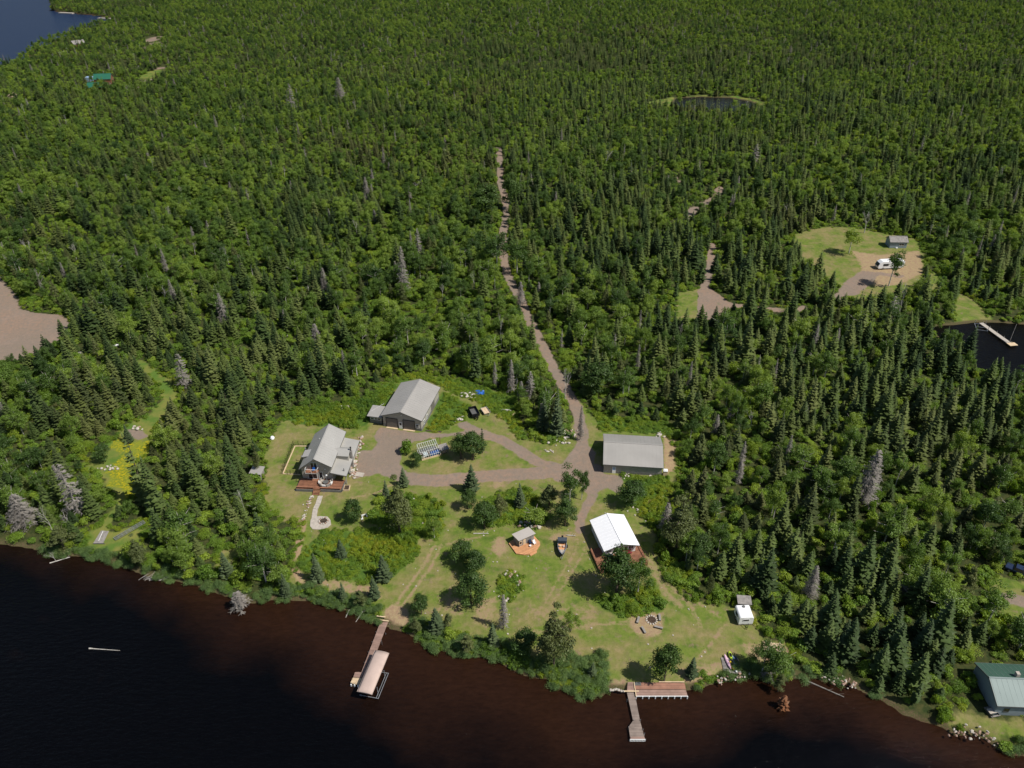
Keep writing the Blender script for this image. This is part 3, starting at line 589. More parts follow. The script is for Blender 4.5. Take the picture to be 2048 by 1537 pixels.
KINDS['cedar'] = [(puffs('cedar_crown', 110+i, M_CEDAR, 11, rr, .45, .48, n, 170, .23, .30, 'cone', .3, .5), trunk_mesh('cedar_trunk', M_BARK, 11, .18, 3, i), 11., rr) for i, (rr, n) in enumerate([(3.0, 46), (2.3, 38)])]
KINDS['shrub'] = [(bush('shrub_foliage', 130+i, M_SHRUB, hh, rr, nn, 130, .25), None, hh, rr) for i, (hh, rr, nn) in enumerate([(2.6, 1.7, 9), (1.8, 1.3, 7), (3.4, 1.9, 12)])]
KINDS['willow'] = [(bush('willow_foliage', 140+i, M_WILLOW, 2.2, 1.9, 12, 120, .22), None, 2.2, 1.9) for i in range(2)]
KINDS['herb'] = [(bush('weed_foliage', 150+i, M_HERB, .9, .8, 7, 60, .18), None, .9, .8) for i in range(3)]
KINDS['snag'] = [(snag('dead_branches', 160+i, M_DEAD, 11, rr, lv, dn), trunk_mesh('dead_trunk', M_DEAD, 11, .14, 0), 11., rr) for i, (rr, lv, dn) in enumerate([(1.7, 30, 1.3), (1.3, 24, .8), (2.3, 32, 1.7)])]
KINDS['bare'] = [(bare('bare_branches', 170+i, M_DEADW, 9, .6, 4), None, 9., 3.) for i in range(3)]
KINDS['rust'] = [(conifer('rust_needle_crown', 180, M_RUST, 5, 1.9, 10, (8, 5), .15, .25), trunk_mesh('dead_trunk', M_DEAD, 5, .1, 0), 5., 1.9)]

def plant(kind, x, y, z, h, w, rz, name, label, cat, group, variant=0, single=False, tilt=0):
    """a tree of its own: Empty at the foot of the stem, crown and trunk as children"""
    crown, trunk, H0, R0 = KINDS[kind][variant % len(KINDS[kind])]
    s = h/H0; sw = w/(2*R0)
    if trunk is None and single:
        o = bpy.data.objects.new(name, crown); link(o); o.location = (x, y, z); o.rotation_euler = (0, 0, rz); o.scale = (sw, sw, s); return tag(o, label, cat, group)
    t = thing(name, label, cat, (x, y, z), rz, group, (sw, sw, s))
    if tilt: t.rotation_euler = (0, tilt, 0)
    cn = {'snag': 'dead_branches', 'bare': 'branches', 'shrub': 'foliage', 'willow': 'foliage', 'herb': 'foliage'}.get(kind, 'crown')
    link(bpy.data.objects.new(cn, crown), t)
    if trunk: link(bpy.data.objects.new('trunk', trunk), t)
    return t

# ---------------------------------------------------------------- the trees and bushes one can pick out round the house, each by its own foot and tip
SP, BR, DK, CE, SN, BA, SH_, WI = 'yardspruce', 'broad', 'dark', 'cedar', 'snag', 'bare', 'shrub', 'willow'
NAME = {SP: ('spruce_tree', 'spruce'), 'spruce': ('spruce_tree', 'spruce'), 'thin': ('spruce_tree', 'spruce'), BR: ('birch_tree', 'tree'), DK: ('maple_tree', 'tree'), CE: ('cedar_tree', 'cedar'), SN: ('dead_spruce', 'dead tree'), BA: ('bare_birch', 'dead tree'), SH_: ('shrub', 'bush'), WI: ('willow_bush', 'bush'), 'rust': ('dead_spruce', 'dead tree')}
YARD = [ # kind, foot x, foot y, tip y, width px, label
 (SP, 637, 1162, 1108, 32, 'blue green spruce at the lower left corner of the thicket below the fire ring'),
 (SP, 683, 1114, 1079, 27, 'small spruce in the upper middle of the thicket below the fire ring'),
 (SP, 769, 1158, 1111, 35, 'spruce at the lower right edge of the thicket below the fire ring'),
 (SP, 750, 1196, 1152, 28, 'spruce on the shore just above the driftwood frame, right one of two'),
 (SP, 687, 1200, 1164, 21, 'small narrow spruce on the shore strip below the thicket, left one of two'),
 (CE, 723, 1212, 1174, 26, 'small dull green cedar between the two shore spruces above the driftwood'),
 (SP, 542, 1150, 1094, 36, 'grey green spruce left of the mown strip, beside the thicket'),
 (SP, 456, 1152, 1105, 32, 'small spruce among the bushes on the left shore, nearest the bare patch'),
 (SP, 573, 1188, 1143, 26, 'small spruce at the lower end of the mown strip by the left shore'),
 (BR, 994, 542, 464, 50, 'broad birch overhanging the left side of the forest road'), (BR, 1034, 548, 478, 42, 'birch overhanging the right side of the forest road'), (SN, 1041, 612, 562, 22, 'grey half dead spruce at the road bend in the middle forest'),
 ('spruce', 1064, 702, 632, 24, 'slim spruce on the left verge of the forest road'), (DK, 972, 430, 362, 50, 'wide tree on the left of the far forest road'), (DK, 1022, 420, 350, 36, 'wide tree on the right of the far forest road'), (DK, 1195, 790, 720, 56, 'dark round tree right of the forest road mouth'),
 (SP, 808, 972, 936, 24, 'tidy spruce at the lower edge of the gravel yard by the house'),
 (SP, 773, 998, 962, 20, 'small dark spruce left of the tall olive cedar near the gravel yard'),
 (CE, 800, 1068, 957, 78, 'tall feathery olive cedar between the house lawn and the thicket'),
 (SP, 943, 982, 929, 36, 'blue spruce standing alone on the lower edge of the gravel driveway'),
 (DK, 936, 1018, 982, 31, 'round dark bush tree just below the lone driveway spruce'),
 (DK, 708, 1043, 998, 34, 'dense dark egg shaped tree alone on the lawn right of the fire ring'),
 (BR, 869, 1076, 1034, 32, 'small green tree at the right corner of the thicket beside the olive cedar'),
 (SP, 874, 1262, 1217, 38, 'shaggy spruce on the shore right of the straw coloured bank'),
 (DK, 843, 1228, 1190, 36, 'small round tree at the top of the shore row right of the straw bank'),
 (CE, 897, 1256, 1222, 22, 'thin green cedar right of the shaggy shore spruce'),
 (CE, 832, 1262, 1232, 30, 'low dull cedar over the right edge of the straw coloured bank'),
 (SN, 1007, 1257, 1188, 24, 'grey dead spruce standing on the lower lawn near the shore'),
 (SP, 986, 1292, 1248, 30, 'green spruce just below the grey dead spruce near the shore'),
 (CE, 934, 1302, 1258, 32, 'shore cedar with a pale fallen branch at its foot'),
 (CE, 1107, 1334, 1212, 84, 'largest shaggy cedar on the lower lawn by the shore'),
 (DK, 1050, 1305, 1260, 46, 'low dark tree left of the largest shaggy cedar'),
 (BR, 1142, 1262, 1224, 34, 'pale green tree against the right side of the largest shaggy cedar'),
 (DK, 1328, 1362, 1282, 50, 'egg shaped leafy tree behind the long shore deck'),
 (SP, 1382, 1352, 1314, 28, 'small dark spruce right of the egg shaped cedar near the long deck'),
 (SP, 1184, 1352, 1326, 22, 'small dark spruce at the top of the big willow mass on the shore'),
 (DK, 1232, 1190, 1106, 74, 'big dark maple in front of the white roofed cabin deck, left half'),
 (BR, 1275, 1188, 1118, 54, 'paler tree against the right side of the big maple at the cabin deck'),
 (DK, 942, 1206, 1150, 60, 'round dark tree standing alone on the lawn, lower one of three'),
 (DK, 924, 1122, 1082, 42, 'dark tree on the open lawn left of the small sauna hut, upper one of three'),
 (DK, 950, 1148, 1102, 46, 'dark tree on the open lawn left of the small sauna hut, middle one of three'),
 (BR, 1138, 1024, 938, 40, 'tallest birch of the clump by the driveway junction'),
 (BR, 1163, 1000, 938, 30, 'slim birch at the right of the clump by the driveway junction'),
 (CE, 1098, 1016, 963, 44, 'olive cedar at the left of the birch clump by the driveway junction'),
 (DK, 1130, 1052, 1002, 46, 'dark tree at the foot of the birch clump below the driveway junction'),
 (DK, 969, 1056, 1004, 44, 'dark round tree at the left end of the thicket above the sauna hut'),
 (CE, 1000, 1036, 982, 38, 'grey green cedar in the thicket above the sauna hut'),
 (SP, 1040, 1012, 966, 26, 'spruce at the top of the thicket above the sauna hut'),
 (BR, 1068, 1048, 1012, 36, 'small tree at the right end of the thicket above the sauna hut'),
 (DK, 1263, 1010, 960, 48, 'dense dark tree on the gravel edge below the long grey barn'),
 (CE, 1352, 1098, 996, 86, 'broad greyish olive cedar at the forest edge right of the cabin'),
 (DK, 1395, 1120, 1062, 44, 'dark tree at the forest edge behind the broad olive cedar'),
 (DK, 922, 917, 873, 42, 'round dark tree, left of the clump inside the driveway loop'),
 (DK, 946, 920, 862, 42, 'tall dark tree in the middle of the clump inside the driveway loop'),
 ('thin', 965, 906, 858, 13, 'narrow pointed spruce at the right of the clump inside the driveway loop'),
 (SH_, 814, 906, 880, 26, 'dark rounded shrub at the back left corner of the greenhouse'),
 (DK, 832, 930, 906, 26, 'dark rounded shrub at the front left corner of the greenhouse'),
 (BR, 1524, 1342, 1284, 56, 'large green tree on the shore corner beside the kayaks, left half'),
 (BR, 1552, 1345, 1288, 48, 'paler tree on the shore corner beside the kayaks, right half'),
 (CE, 1557, 1378, 1338, 28, 'olive cedar leaning out over the water at the shore corner'),
 ('rust', 1566, 1410, 1386, 30, 'rust coloured fallen spruce top hanging over the water'),
 (SP, 1086, 862, 790, 30, 'tall spruce left in the row beside the forest road mouth'),
 (SP, 1113, 872, 776, 32, 'tallest spruce in the row beside the forest road mouth'),
 (SN, 1022, 786, 718, 20, 'tall grey dead spruce left in the group above the parked trailers'),
 (SN, 1060, 800, 742, 26, 'grey dead spruce right in the group above the parked trailers'),
 (SN, 1042, 800, 762, 20, 'short grey dead spruce between two taller dead ones above the trailers'),
 (SN, 1082, 858, 806, 20, 'grey dead spruce leaning on the spruce row by the forest road'),
 ('spruce', 951, 759, 670, 30, 'tall narrow spruce alone above the workshop and trailers'),
 ('spruce', 696, 787, 726, 26, 'tall spruce at the forest edge left of the workshop'),
 ('spruce', 735, 662, 590, 30, 'tall dark spruce in the woods straight above the workshop'),
 (BR, 1697, 508, 455, 36, 'rounded tree alone in the far right meadow clearing'),
 (BR, 1777, 572, 500, 34, 'tree standing right in front of the white motorhome'),
 (BA, 1728, 466, 405, 44, 'bare grey tree at the top of the far right clearing'),
 (DK, 210, 922, 886, 30, 'round dark bush at the left of the yellow flower meadow'),
 (SP, 259, 884, 850, 20, 'small spruce at the top of the yellow flower meadow'),
 ('spruce', 296, 1010, 868, 46, 'very tall dark spruce along the right side of the yellow flower meadow'),
 ('spruce', 318, 1030, 915, 44, 'tall spruce to the lower right of the yellow flower meadow'),
 (CE, 130, 1100, 1040, 50, 'low dull cedar on the left shore beside the grey board ramp'),
 (CE, 283, 1130, 1070, 48, 'wide grey green cedar on the left shore below the roller ramp'),
 (SN, 160, 1035, 925, 52, 'very large grey dead spruce in the woods at the left'),
 (SN, 52, 1050, 988, 60, 'grey dead spruce with spreading branches near the left edge'),
 (SN, 1722, 1015, 906, 54, 'very large grey dead spruce in the woods at the right'),
 (SN, 480, 1212, 1178, 44, 'grey dead bush leaning over the water on the left shore'),
 (SN, 1616, 1195, 1130, 34, 'grey dead spruce in the woods above the right shore corner'),
 (SN, 808, 590, 492, 28, 'grey dead spruce high in the middle of the forest'),
 (SN, 838, 525, 462, 22, 'grey dead spruce further up in the middle of the forest'),
 (SN, 651, 586, 535, 20, 'pale grey dead spruce in the left middle of the forest'),
 (SN, 636, 702, 648, 28, 'grey dead spruce in the woods left of the workshop'),
 (SN, 585, 225, 168, 24, 'grey dead spruce in the far forest, left of centre'),
 (SN, 682, 212, 160, 26, 'grey dead spruce in the far forest, nearer the centre'),
 (SN, 450, 650, 586, 24, 'grey dead spruce low in the left middle forest'), (SN, 372, 775, 706, 34, 'grey dead spruce beside the narrow meadow track at the left'),
 (SN, 735, 408, 352, 20, 'dark grey dead spruce in the upper middle forest'), (SN, 128, 985, 930, 30, 'smaller grey dead spruce above the very large one at the left'),
 (SN, 1508, 330, 290, 22, 'small grey dead spruce in the far right forest'), (SN, 1160, 880, 810, 16, 'thin grey dead spruce beside the forest road mouth'),
 (SN, 1330, 1060, 1005, 30, 'twiggy grey dead tree beside the broad olive cedar'), (SN, 1775, 650, 590, 26, 'grey dead spruce between the far clearing and the bay'),
 (BA, 64, 520, 476, 26, 'white bare birch at the left edge of the forest'), (BA, 154, 522, 480, 30, 'white bare birch second from the left in the forest'),
 (BA, 1212, 334, 304, 26, 'pale bare birch in the far middle forest'), (BA, 1572, 436, 404, 30, 'white bare birch left of the far right clearing'), (BA, 1840, 1195, 1140, 34, 'white bare birch beside the hidden hut at the right'),
 (BA, 1130, 800, 742, 34, 'bare white birch beside the forest road bend'), (BA, 835, 385, 360, 24, 'pale bare birch in the upper middle forest'), (BA, 1020, 780, 745, 14, 'bare stub birch by the dead spruces'),
 (BA, 1500, 862, 826, 26, 'bare tangled birch in the woods right of the barn'), (BA, 1600, 850, 818, 28, 'bare grey birch further right of the barn'), (BA, 620, 590, 565, 20, 'bare forked birch in the left middle forest'),
 (BA, 110, 1118, 1100, 24, 'bleached branch tangle lying on the left shore')]
YPX = []
for i, (k, bx_, by, ty, wpx, lab) in enumerate(YARD):
    P = G(bx_, by); h = height_of(bx_, by, ty); d = Parr(P.x, P.y, 0)[2]; w = wpx*d/FOC*1.12
    z0 = float(land_z(np.array([P.x]), np.array([P.y]), masks(np.array([P.x]), np.array([P.y])))[0]); nm, cat = NAME[k]
    if k == DK and 'tree' not in lab: nm, cat = 'shrub', 'bush'
    YPX.append((P.x, P.y, w/2)); plant(k, P.x, P.y, max(z0, -.7), h*1.03, w, (i*2.399) % 6.28, nm, lab, cat, 'trees picked out around the yard' if False else None, i)
YPX = np.array(YPX)

# ---------------------------------------------------------------- the forest
BLOB = [(1680, 1325, 18, .45), (1800, 1390, 16, .40), (1900, 1200, 20, .2), (1600, 1180, 20, .2), (150, 900, 45, .30), (1500, 900, 70, .10), (1650, 700, 50, .18), (1850, 800, 50, .15), (1500, 150, 200, .30), (1000, 110, 150, .28), (420, 240, 120, .15), (560, 640, 45, .12), (1250, 520, 60, .16), (650, 740, 25, .25),
        (300, 480, 90, -.16), (700, 560, 40, -.12), (960, 560, 30, -.30), (1000, 20, 260, -.65), (1800, 30, 200, -.3), (850, 700, 30, -.3), (930, 400, 50, -.25), (1250, 400, 60, .1), (300, 100, 200, -.2), (1100, 760, 20, -.3), (1250, 760, 30, -.25), (1900, 1250, 40, -.25), (1500, 1150, 30, -.15), (500, 1080, 25, -.15)]
def spruce_share(x, y):
    s = .42+(fbm(x, y, 34, 61)-.5)*1.6+.10*smooth(380, 600, y)
    for bx_, by, rr, v in BLOB:
        c = G(bx_, by); s += v*np.exp(-((x-c.x)**2+(y-c.y)**2)/(2*rr*rr))
    return s
def scatter(y0, y1, cell, jit=.48, wide=30):
    out = []
    hw = .721*(y1*.83+95)+wide
    X, Y = np.meshgrid(np.arange(-hw, hw, cell), np.arange(y0, y1, cell)); X = X+((np.arange(X.shape[0])[:, None] % 2)*.5*cell)
    X = (X+rng.uniform(-jit, jit, X.shape)*cell).ravel(); Y = (Y+rng.uniform(-jit, jit, Y.shape)*cell).ravel()
    px, py, d = Parr(X, Y, np.zeros(X.shape)); k = (px > -170) & (px < 2218) & (py > -45) & (py < 1600); return X[k], Y[k], px[k], py[k], d[k]
T = {k: [] for k in ('spruce', 'thin', 'broad', 'cedar', 'snag', 'bare', 'shrub', 'willow', 'herb')}
for (y0, y1, cell) in ((70, 340, 3.1), (340, 570, 3.5), (570, 1140, 3.7)):
    X, Y, px, py, d = scatter(y0, y1, cell); m = masks(X, Y)
    ok = (m['open'] > np.where(Y > 245, -.3, .7)+rng.random(len(X))*1.2) & (m['lake'] > 1.6)
    ok &= ~((m['marsh'] < 14) & (py > 205) & (px > 1330) & (px < 1530) & (rng.random(len(X)) < .12))   # thin fringe in front of the pond
    for p in BLD: ok &= sdf(X, Y, p, 5) > 2
    dd = np.min([np.hypot(X-a, Y-b)-r*.55 for a, b, r in YPX], axis=0) if len(X) else X
    ok &= dd > .3
    X, Y, px, py, d = X[ok], Y[ok], px[ok], py[ok], d[ok]; mm = {k: v[ok] for k, v in m.items()}
    Z = land_z(X, Y, mm); s = spruce_share(X, Y); pxa, pya = px, py; u = rng.random(len(X)); v = rng.random(len(X)); n2 = fbm(X, Y, 55, 91); edge_ = mm['open'] < 4; thinp = smooth(300, 420, Y)
    for i in range(len(X)):
        tone = rng.random(); x, y, z = X[i], Y[i], Z[i]
        if u[i] < ((.16 if (pxa[i] > 1400 and pya[i] > 1180) or (pxa[i] < 560 and pya[i] > 960) else .34) if y < 340 else .2): continue
        far = 1.0 if y < 330 else (.92 if y < 560 else .80)
        if v[i] < s[i]:
            if n2[i] > .55-.18*thinp[i] and rng.random() < .06+.64*thinp[i]: h = rng.uniform(6, 11)*far; T['thin'].append((x, y, z, h, rng.uniform(1.5, 2.4)))
            else:
                h = (3.4+7.6*rng.random()**1.7+(4 if rng.random() < .10 else 0))*far*(.75 if edge_[i] else 1); T['spruce'].append((x, y, z, h, h*rng.uniform(.33, .46)+1.5))
        elif tone < .045: h = rng.uniform(6, 12)*far; T['cedar'].append((x, y, z, h, h*.36))
        elif tone < .068: T['snag'].append((x, y, z, rng.uniform(6, 11)*far, rng.uniform(1.6, 3.2)))
        elif tone < .080: T['bare'].append((x, y, z, rng.uniform(6, 10)*far, rng.uniform(3, 5)))
        elif tone < .60: h = rng.uniform(5, 10.5)*far*(.7 if edge_[i] else 1); T['broad'].append((x, y, z, h, h*rng.uniform(.34, .58)*(1 if y < 420 else .85)+.8))
        else: T['shrub'].append((x, y, z, rng.uniform(1.8, 4.6), rng.uniform(2.2, 4.2)))
# undergrowth between the trees, weeds in the rough patches, willows along the shore
X, Y, px, py, d = scatter(70, 340, 2.7, .5, 12); m = masks(X, Y); ok = (m['open'] > .7) & (m['lake'] > 1.0); Z = land_z(X, Y, m)
T['shrub'] += [(x, y, z-.1, hh, ww) for x, y, z, hh, ww in zip(X[ok], Y[ok], Z[ok], rng.uniform(.9, 2.6, ok.sum()), rng.uniform(1.8, 3.4, ok.sum()))]
X, Y, px, py, d = scatter(340, 620, 4.5, .5, 12); m = masks(X, Y); ok = (m['open'] > .7) & (m['lake'] > 1.0); Z = land_z(X, Y, m)
T['shrub'] += [(x, y, z-.1, hh, ww) for x, y, z, hh, ww in zip(X[ok], Y[ok], Z[ok], rng.uniform(1.5, 3.6, ok.sum()), rng.uniform(2.6, 5.0, ok.sum()))]
X, Y, px, py, d = scatter(70, 320, .95, .5, 5); m = masks(X, Y)
ok = ((m['weed'] < .3) | ((m['open'] > -.6) & (m['open'] < 1.6) & (rng.random(len(X)) < .6))) & (m['lake'] > .5) & (m['gravel'] > .4)
for p in BLD: ok &= sdf(X, Y, p, 3) > .3
ok &= fbm(X, Y, 5, 71)+rng.random(len(X))*.3 > .40
hm = np.where((fbm(X, Y, 11, 77) > .55) & ~((px > 990) & (px < 1050) & (py > 1140) & (py < 1210)), 1.6, .9)[ok]; Z = land_z(X, Y, m)
T['herb'] += [(x, y, z-.05, hh*k, ww) for x, y, z, hh, ww, k in zip(X[ok], Y[ok], Z[ok], rng.uniform(.35, .8, ok.sum()), rng.uniform(1.0, 1.9, ok.sum()), hm)]
wd = np.where(ok & (rng.random(len(X)) < .10) & (fbm(X, Y, 9, 79) > .5) & (Parr(X, Y, X*0)[1] > 940) & ~((px > 990) & (px < 1050) & (py > 1135) & (py < 1215)))[0]
T['shrub'] += [(X[i], Y[i], Z[i]-.1, rng.uniform(1.2, 2.6), rng.uniform(1.8, 3.2)) for i in wd]
# shore willows: along the bank, leaving the gaps at the docks
gap = [(762, 822), (1214, 1262), (1262, 1378), (1398, 1440)]
X, Y, px, py, d = scatter(70, 125, 1.25, .5, 2); m = masks(X, Y)
wband = np.where((px > 800) & (px < 1095), 3.6, np.where((px > 560) & (px < 765), 3.2, np.where((px > 1095) & (px < 1214), 7.5, 2.2)))
ok = (m['lake'] > -.3) & (m['lake'] < wband) & (fbm(X, Y, 6, 83)+.25*(wband > 3) > .42)
for a, b in gap: ok &= ~((px > a) & (px < b))
Z = land_z(X, Y, m); T['willow'] += [(X[i], Y[i], Z[i]-.1, rng.uniform(.5, 1.6), rng.uniform(1.4, 2.6)) for i in np.where(ok)[0]]
for k in T: T[k] = np.array(T[k]) if T[k] else np.zeros((0, 5))
print('TREES', {k: len(v) for k, v in T.items()})

LM = [(60, 540, 'above the left gravel pull-out'), (200, 700, 'between the gravel pull-out and meadow track'), (90, 800, 'left of the yellow flower meadow'), (90, 960, 'at the left above the shore'), (390, 800, 'right of the meadow track'), (400, 940, 'right of the yellow flower meadow'),
      (500, 870, 'left of the dark-decked house'), (430, 1020, 'below the dark-decked house'), (330, 1100, 'above the metal roller ramp shore'), (480, 1120, 'on the left shore slope'), (560, 750, 'behind the house'), (690, 720, 'left behind the workshop'), (860, 690, 'right behind the workshop'),
      (1060, 800, 'left of the forest road mouth'), (1200, 760, 'right of the forest road mouth'), (1330, 760, 'behind the long grey barn'), (1420, 900, 'right of the long grey barn'), (1400, 1010, 'below right of the grey barn'), (1440, 1130, 'right of the white roofed cabin'), (1560, 1250, 'behind the white camper'),
      (1560, 900, 'in the dark woods right of centre'), (1750, 900, 'in the far right dark woods'), (1600, 1040, 'in the lower right woods'), (1750, 1120, 'right of the big dead spruce'), (1690, 1290, 'above the right shore'), (1800, 1380, 'on the right shore'), (1950, 1050, 'above the dark pickup'), (1900, 1250, 'around the hidden hut'),
      (1990, 1300, 'above the green roofed house'), (1850, 800, 'below the black bay'), (1750, 690, 'left of the black bay'), (1620, 700, 'below the far right clearing'), (1500, 700, 'below the small gravel fork'), (1450, 560, 'around the small gravel fork'), (1300, 640, 'in the woods left of the fork'), (1200, 560, 'in the middle right forest'),
      (980, 640, 'beside the middle forest road'), (850, 560, 'in the middle forest'), (650, 560, 'in the forest above the house'), (450, 600, 'in the left middle forest'), (300, 520, 'in the upper left forest')]
def where(px, py): return min(LM, key=lambda l: (l[0]-px)**2+((l[1]-py)*1.3)**2)[2]
def stuff(name, kinds, rows_by_kind, label, cat, tname):
    """all further trees of a kind as one object: points instanced with the crowns that hang under it as parts"""
    rows, idx, srcs = [], [], []
    for k in kinds:
        r = rows_by_kind[k]
        if not len(r): continue
        vs = KINDS[k]; b = len(srcs); srcs += vs; rows.append(r); idx.append(b+rng.integers(0, len(vs), len(r)))
    if not rows: return
    rows = np.vstack(rows); idx = np.concatenate(idx)
    me = bpy.data.meshes.new(name); me.vertices.add(len(rows)); me.vertices.foreach_set('co', rows[:, :3].astype(np.float32).ravel())
    H0 = np.array([s[2] for s in srcs])[idx]; R0 = np.array([s[3] for s in srcs])[idx]
    scl = np.stack([rows[:, 4]/(2*R0)]*2+[rows[:, 3]/H0], 1); rot = np.stack([rng.normal(0, .03, len(rows)), rng.normal(0, .03, len(rows)), rng.uniform(0, 6.28, len(rows))], 1)
    for nm, ty, arr, key in (('scl', 'FLOAT_VECTOR', scl, 'vector'), ('rot', 'FLOAT_VECTOR', rot, 'vector'), ('idx', 'INT', idx, 'value')):
        a = me.attributes.new(nm, ty, 'POINT'); a.data.foreach_set(key, (arr.astype(np.int32) if ty == 'INT' else arr.astype(np.float32)).ravel())
    o = link(bpy.data.objects.new(name, me)); tag(o, label, cat, None, 'stuff')
    ng = bpy.data.node_groups.new(name, 'GeometryNodeTree'); ng.interface.new_socket('Geometry', in_out='INPUT', socket_type='NodeSocketGeometry'); ng.interface.new_socket('Geometry', in_out='OUTPUT', socket_type='NodeSocketGeometry')
    N, L = ng.nodes, ng.links; gi = N.new('NodeGroupInput'); go = N.new('NodeGroupOutput'); jn = N.new('GeometryNodeJoinGeometry'); 
    first = {}
    for i, k in enumerate(idx): first.setdefault(int(k), i)
    gi_out = gi.outputs[0]; outs = []
    def at(n, ty):
        x = N.new('GeometryNodeInputNamedAttribute'); x.data_type = ty; x.inputs[0].default_value = n; return x.outputs[0]
    for k, s in enumerate(srcs):
        if k not in first: continue
        p = rows[first[k]]; ch = bpy.data.objects.new(tname, s[0]); link(ch, o); ch.location = p[:3]; ch.scale = scl[first[k]]; ch['kind'] = 'stuff'
        oi = N.new('GeometryNodeObjectInfo'); oi.transform_space = 'ORIGINAL'; oi.inputs['Object'].default_value = ch; oi.inputs['As Instance'].default_value = True
        ip = N.new('GeometryNodeInstanceOnPoints'); L.new(gi_out, ip.inputs['Points']); L.new(oi.outputs['Geometry'], ip.inputs['Instance'])
        cp = N.new('FunctionNodeCompare'); cp.data_type = 'INT'; cp.operation = 'EQUAL'; L.new(at('idx', 'INT'), cp.inputs[2]); cp.inputs[3].default_value = k; L.new(cp.outputs[0], ip.inputs['Selection'])
        e = N.new('FunctionNodeEulerToRotation'); L.new(at('rot', 'FLOAT_VECTOR'), e.inputs[0]); L.new(e.outputs[0], ip.inputs['Rotation']); L.new(at('scl', 'FLOAT_VECTOR'), ip.inputs['Scale']); L.new(ip.outputs[0], jn.inputs[0])
    L.new(jn.outputs[0], go.inputs[0]); md = o.modifiers.new('instances', 'NODES'); md.node_group = ng
    return o
ORD = ['leftmost', 'second', 'third', 'fourth', 'fifth', 'sixth', 'seventh', 'eighth', 'ninth', 'tenth', 'eleventh', 'twelfth', 'thirteenth', 'fourteenth', 'fifteenth', 'sixteenth', 'seventeenth', 'eighteenth', 'nineteenth', 'twentieth', 'twenty-first', 'twenty-second', 'twenty-third', 'twenty-fourth', 'twenty-fifth']
def singles(kinds, count, name, cat, words):
    """the largest in the picture become trees of their own; the rest stay in T"""
    allr = [(T[k][i], k, i) for k in kinds for i in range(len(T[k]))]
    def size(r):
        px, py, d = Parr(r[0], r[1], 0); vis = (-20 < px < 2068) and (0 < py < 1560); return (r[3]/d)*(1 if vis else .01)
    allr.sort(key=lambda t: -size(t[0])); take = allr[:count]; by = {}
    for n, (r, k, i) in enumerate(take):
        px, py, d = Parr(r[0], r[1], 0); tall = 'tall' if r[3] > 10.5 else ('small' if r[3] < 7 else 'medium'); wide = 'slender' if r[4]/r[3] < (.36 if cat == 'spruce' else .6) else 'broad'
        by.setdefault(f'{tall} {wide} {words} {where(px, py)}', []).append((px, r, k, i))
    for lab, L_ in by.items():
        L_.sort(key=lambda t: t[0])
        for j, (px, r, k, i) in enumerate(L_):
            l2 = lab if len(L_) == 1 else lab+(', leftmost' if j == 0 else ', rightmost' if j == len(L_)-1 else f', {ORD[min(j, 24)]} from left')
            plant(k, r[0], r[1], r[2], r[3], r[4], rng.uniform(0, 6.28), name, l2, cat, cat+'s '+where(*Parr(r[0], r[1], 0)[:2]), int(rng.integers(0, 9)))
    for k in kinds:
        drop = [i for (_, kk, i) in take if kk == k]; T[k] = np.delete(T[k], drop, 0)
singles(['spruce', 'thin'], 268, 'spruce_tree', 'spruce', 'dark green spruce')
singles(['broad'], 278, 'birch_tree', 'tree', 'leafy green birch')
singles(['cedar'], 60, 'cedar_tree', 'cedar', 'olive green cedar')
singles(['snag'], 60, 'dead_spruce', 'dead tree', 'grey dead spruce')
singles(['bare'], 30, 'bare_birch', 'dead tree', 'bare white birch')
stuff('forest_spruces', ['spruce', 'thin'], T, 'dense dark green spruces of the forest stretching to the top of the picture', 'forest', 'crown')
stuff('forest_broadleaf_trees', ['broad', 'cedar'], T, 'bright green birches and aspens mixed through the forest', 'forest', 'crown')
stuff('forest_dead_trees', ['snag', 'bare'], T, 'grey dead trees scattered through the far forest', 'forest', 'branches')
stuff('undergrowth', ['shrub'], T, 'bright green brush filling the gaps between the forest trees', 'undergrowth', 'foliage')
stuff('weeds', ['herb'], T, 'yellow green tall weeds and goldenrod in the rough patches round the yard', 'weeds', 'foliage')
stuff('shore_willows', ['willow'], T, 'low green willow scrub lining the lake bank', 'undergrowth', 'foliage')

# ---------------------------------------------------------------- buildings
def window(t, face, a, b, z0, z1, pos, n=2, frame=None, name='window', depth=.06, hbar=False, fw=.10):
    """framed window: bars proud of the wall, dark glass set back between them"""
    frame = frame or M_WTRIM; s = -1 if face in ('front', 'left') else 1
    def box(mb, u0, u1, w0, w1, d0, d1):
        lo, hi = sorted((pos+s*d0, pos+s*d1))
        if face in ('front', 'back'): mb.box(u0, u1, lo, hi, w0, w1)
        else: mb.box(lo, hi, u0, u1, w0, w1)
    m = MB(); box(m, a-fw, b+fw, z0-fw, z0, -.02, depth); box(m, a-fw, b+fw, z1, z1+fw, -.02, depth); box(m, a-fw, a, z0, z1, -.02, depth); box(m, b, b+fw, z0, z1, -.02, depth)
    for i in range(1, n): c = a+(b-a)*i/n; box(m, c-.04, c+.04, z0, z1, -.02, depth-.01)
    if hbar: box(m, a, b, (z0+z1)/2-.04, (z0+z1)/2+.04, -.02, depth-.012)
    w = m.build(name, frame, t); p = MB(); box(p, a, b, z0, z1, -.01, .025); p.build('pane', M_GLASS, w); return w
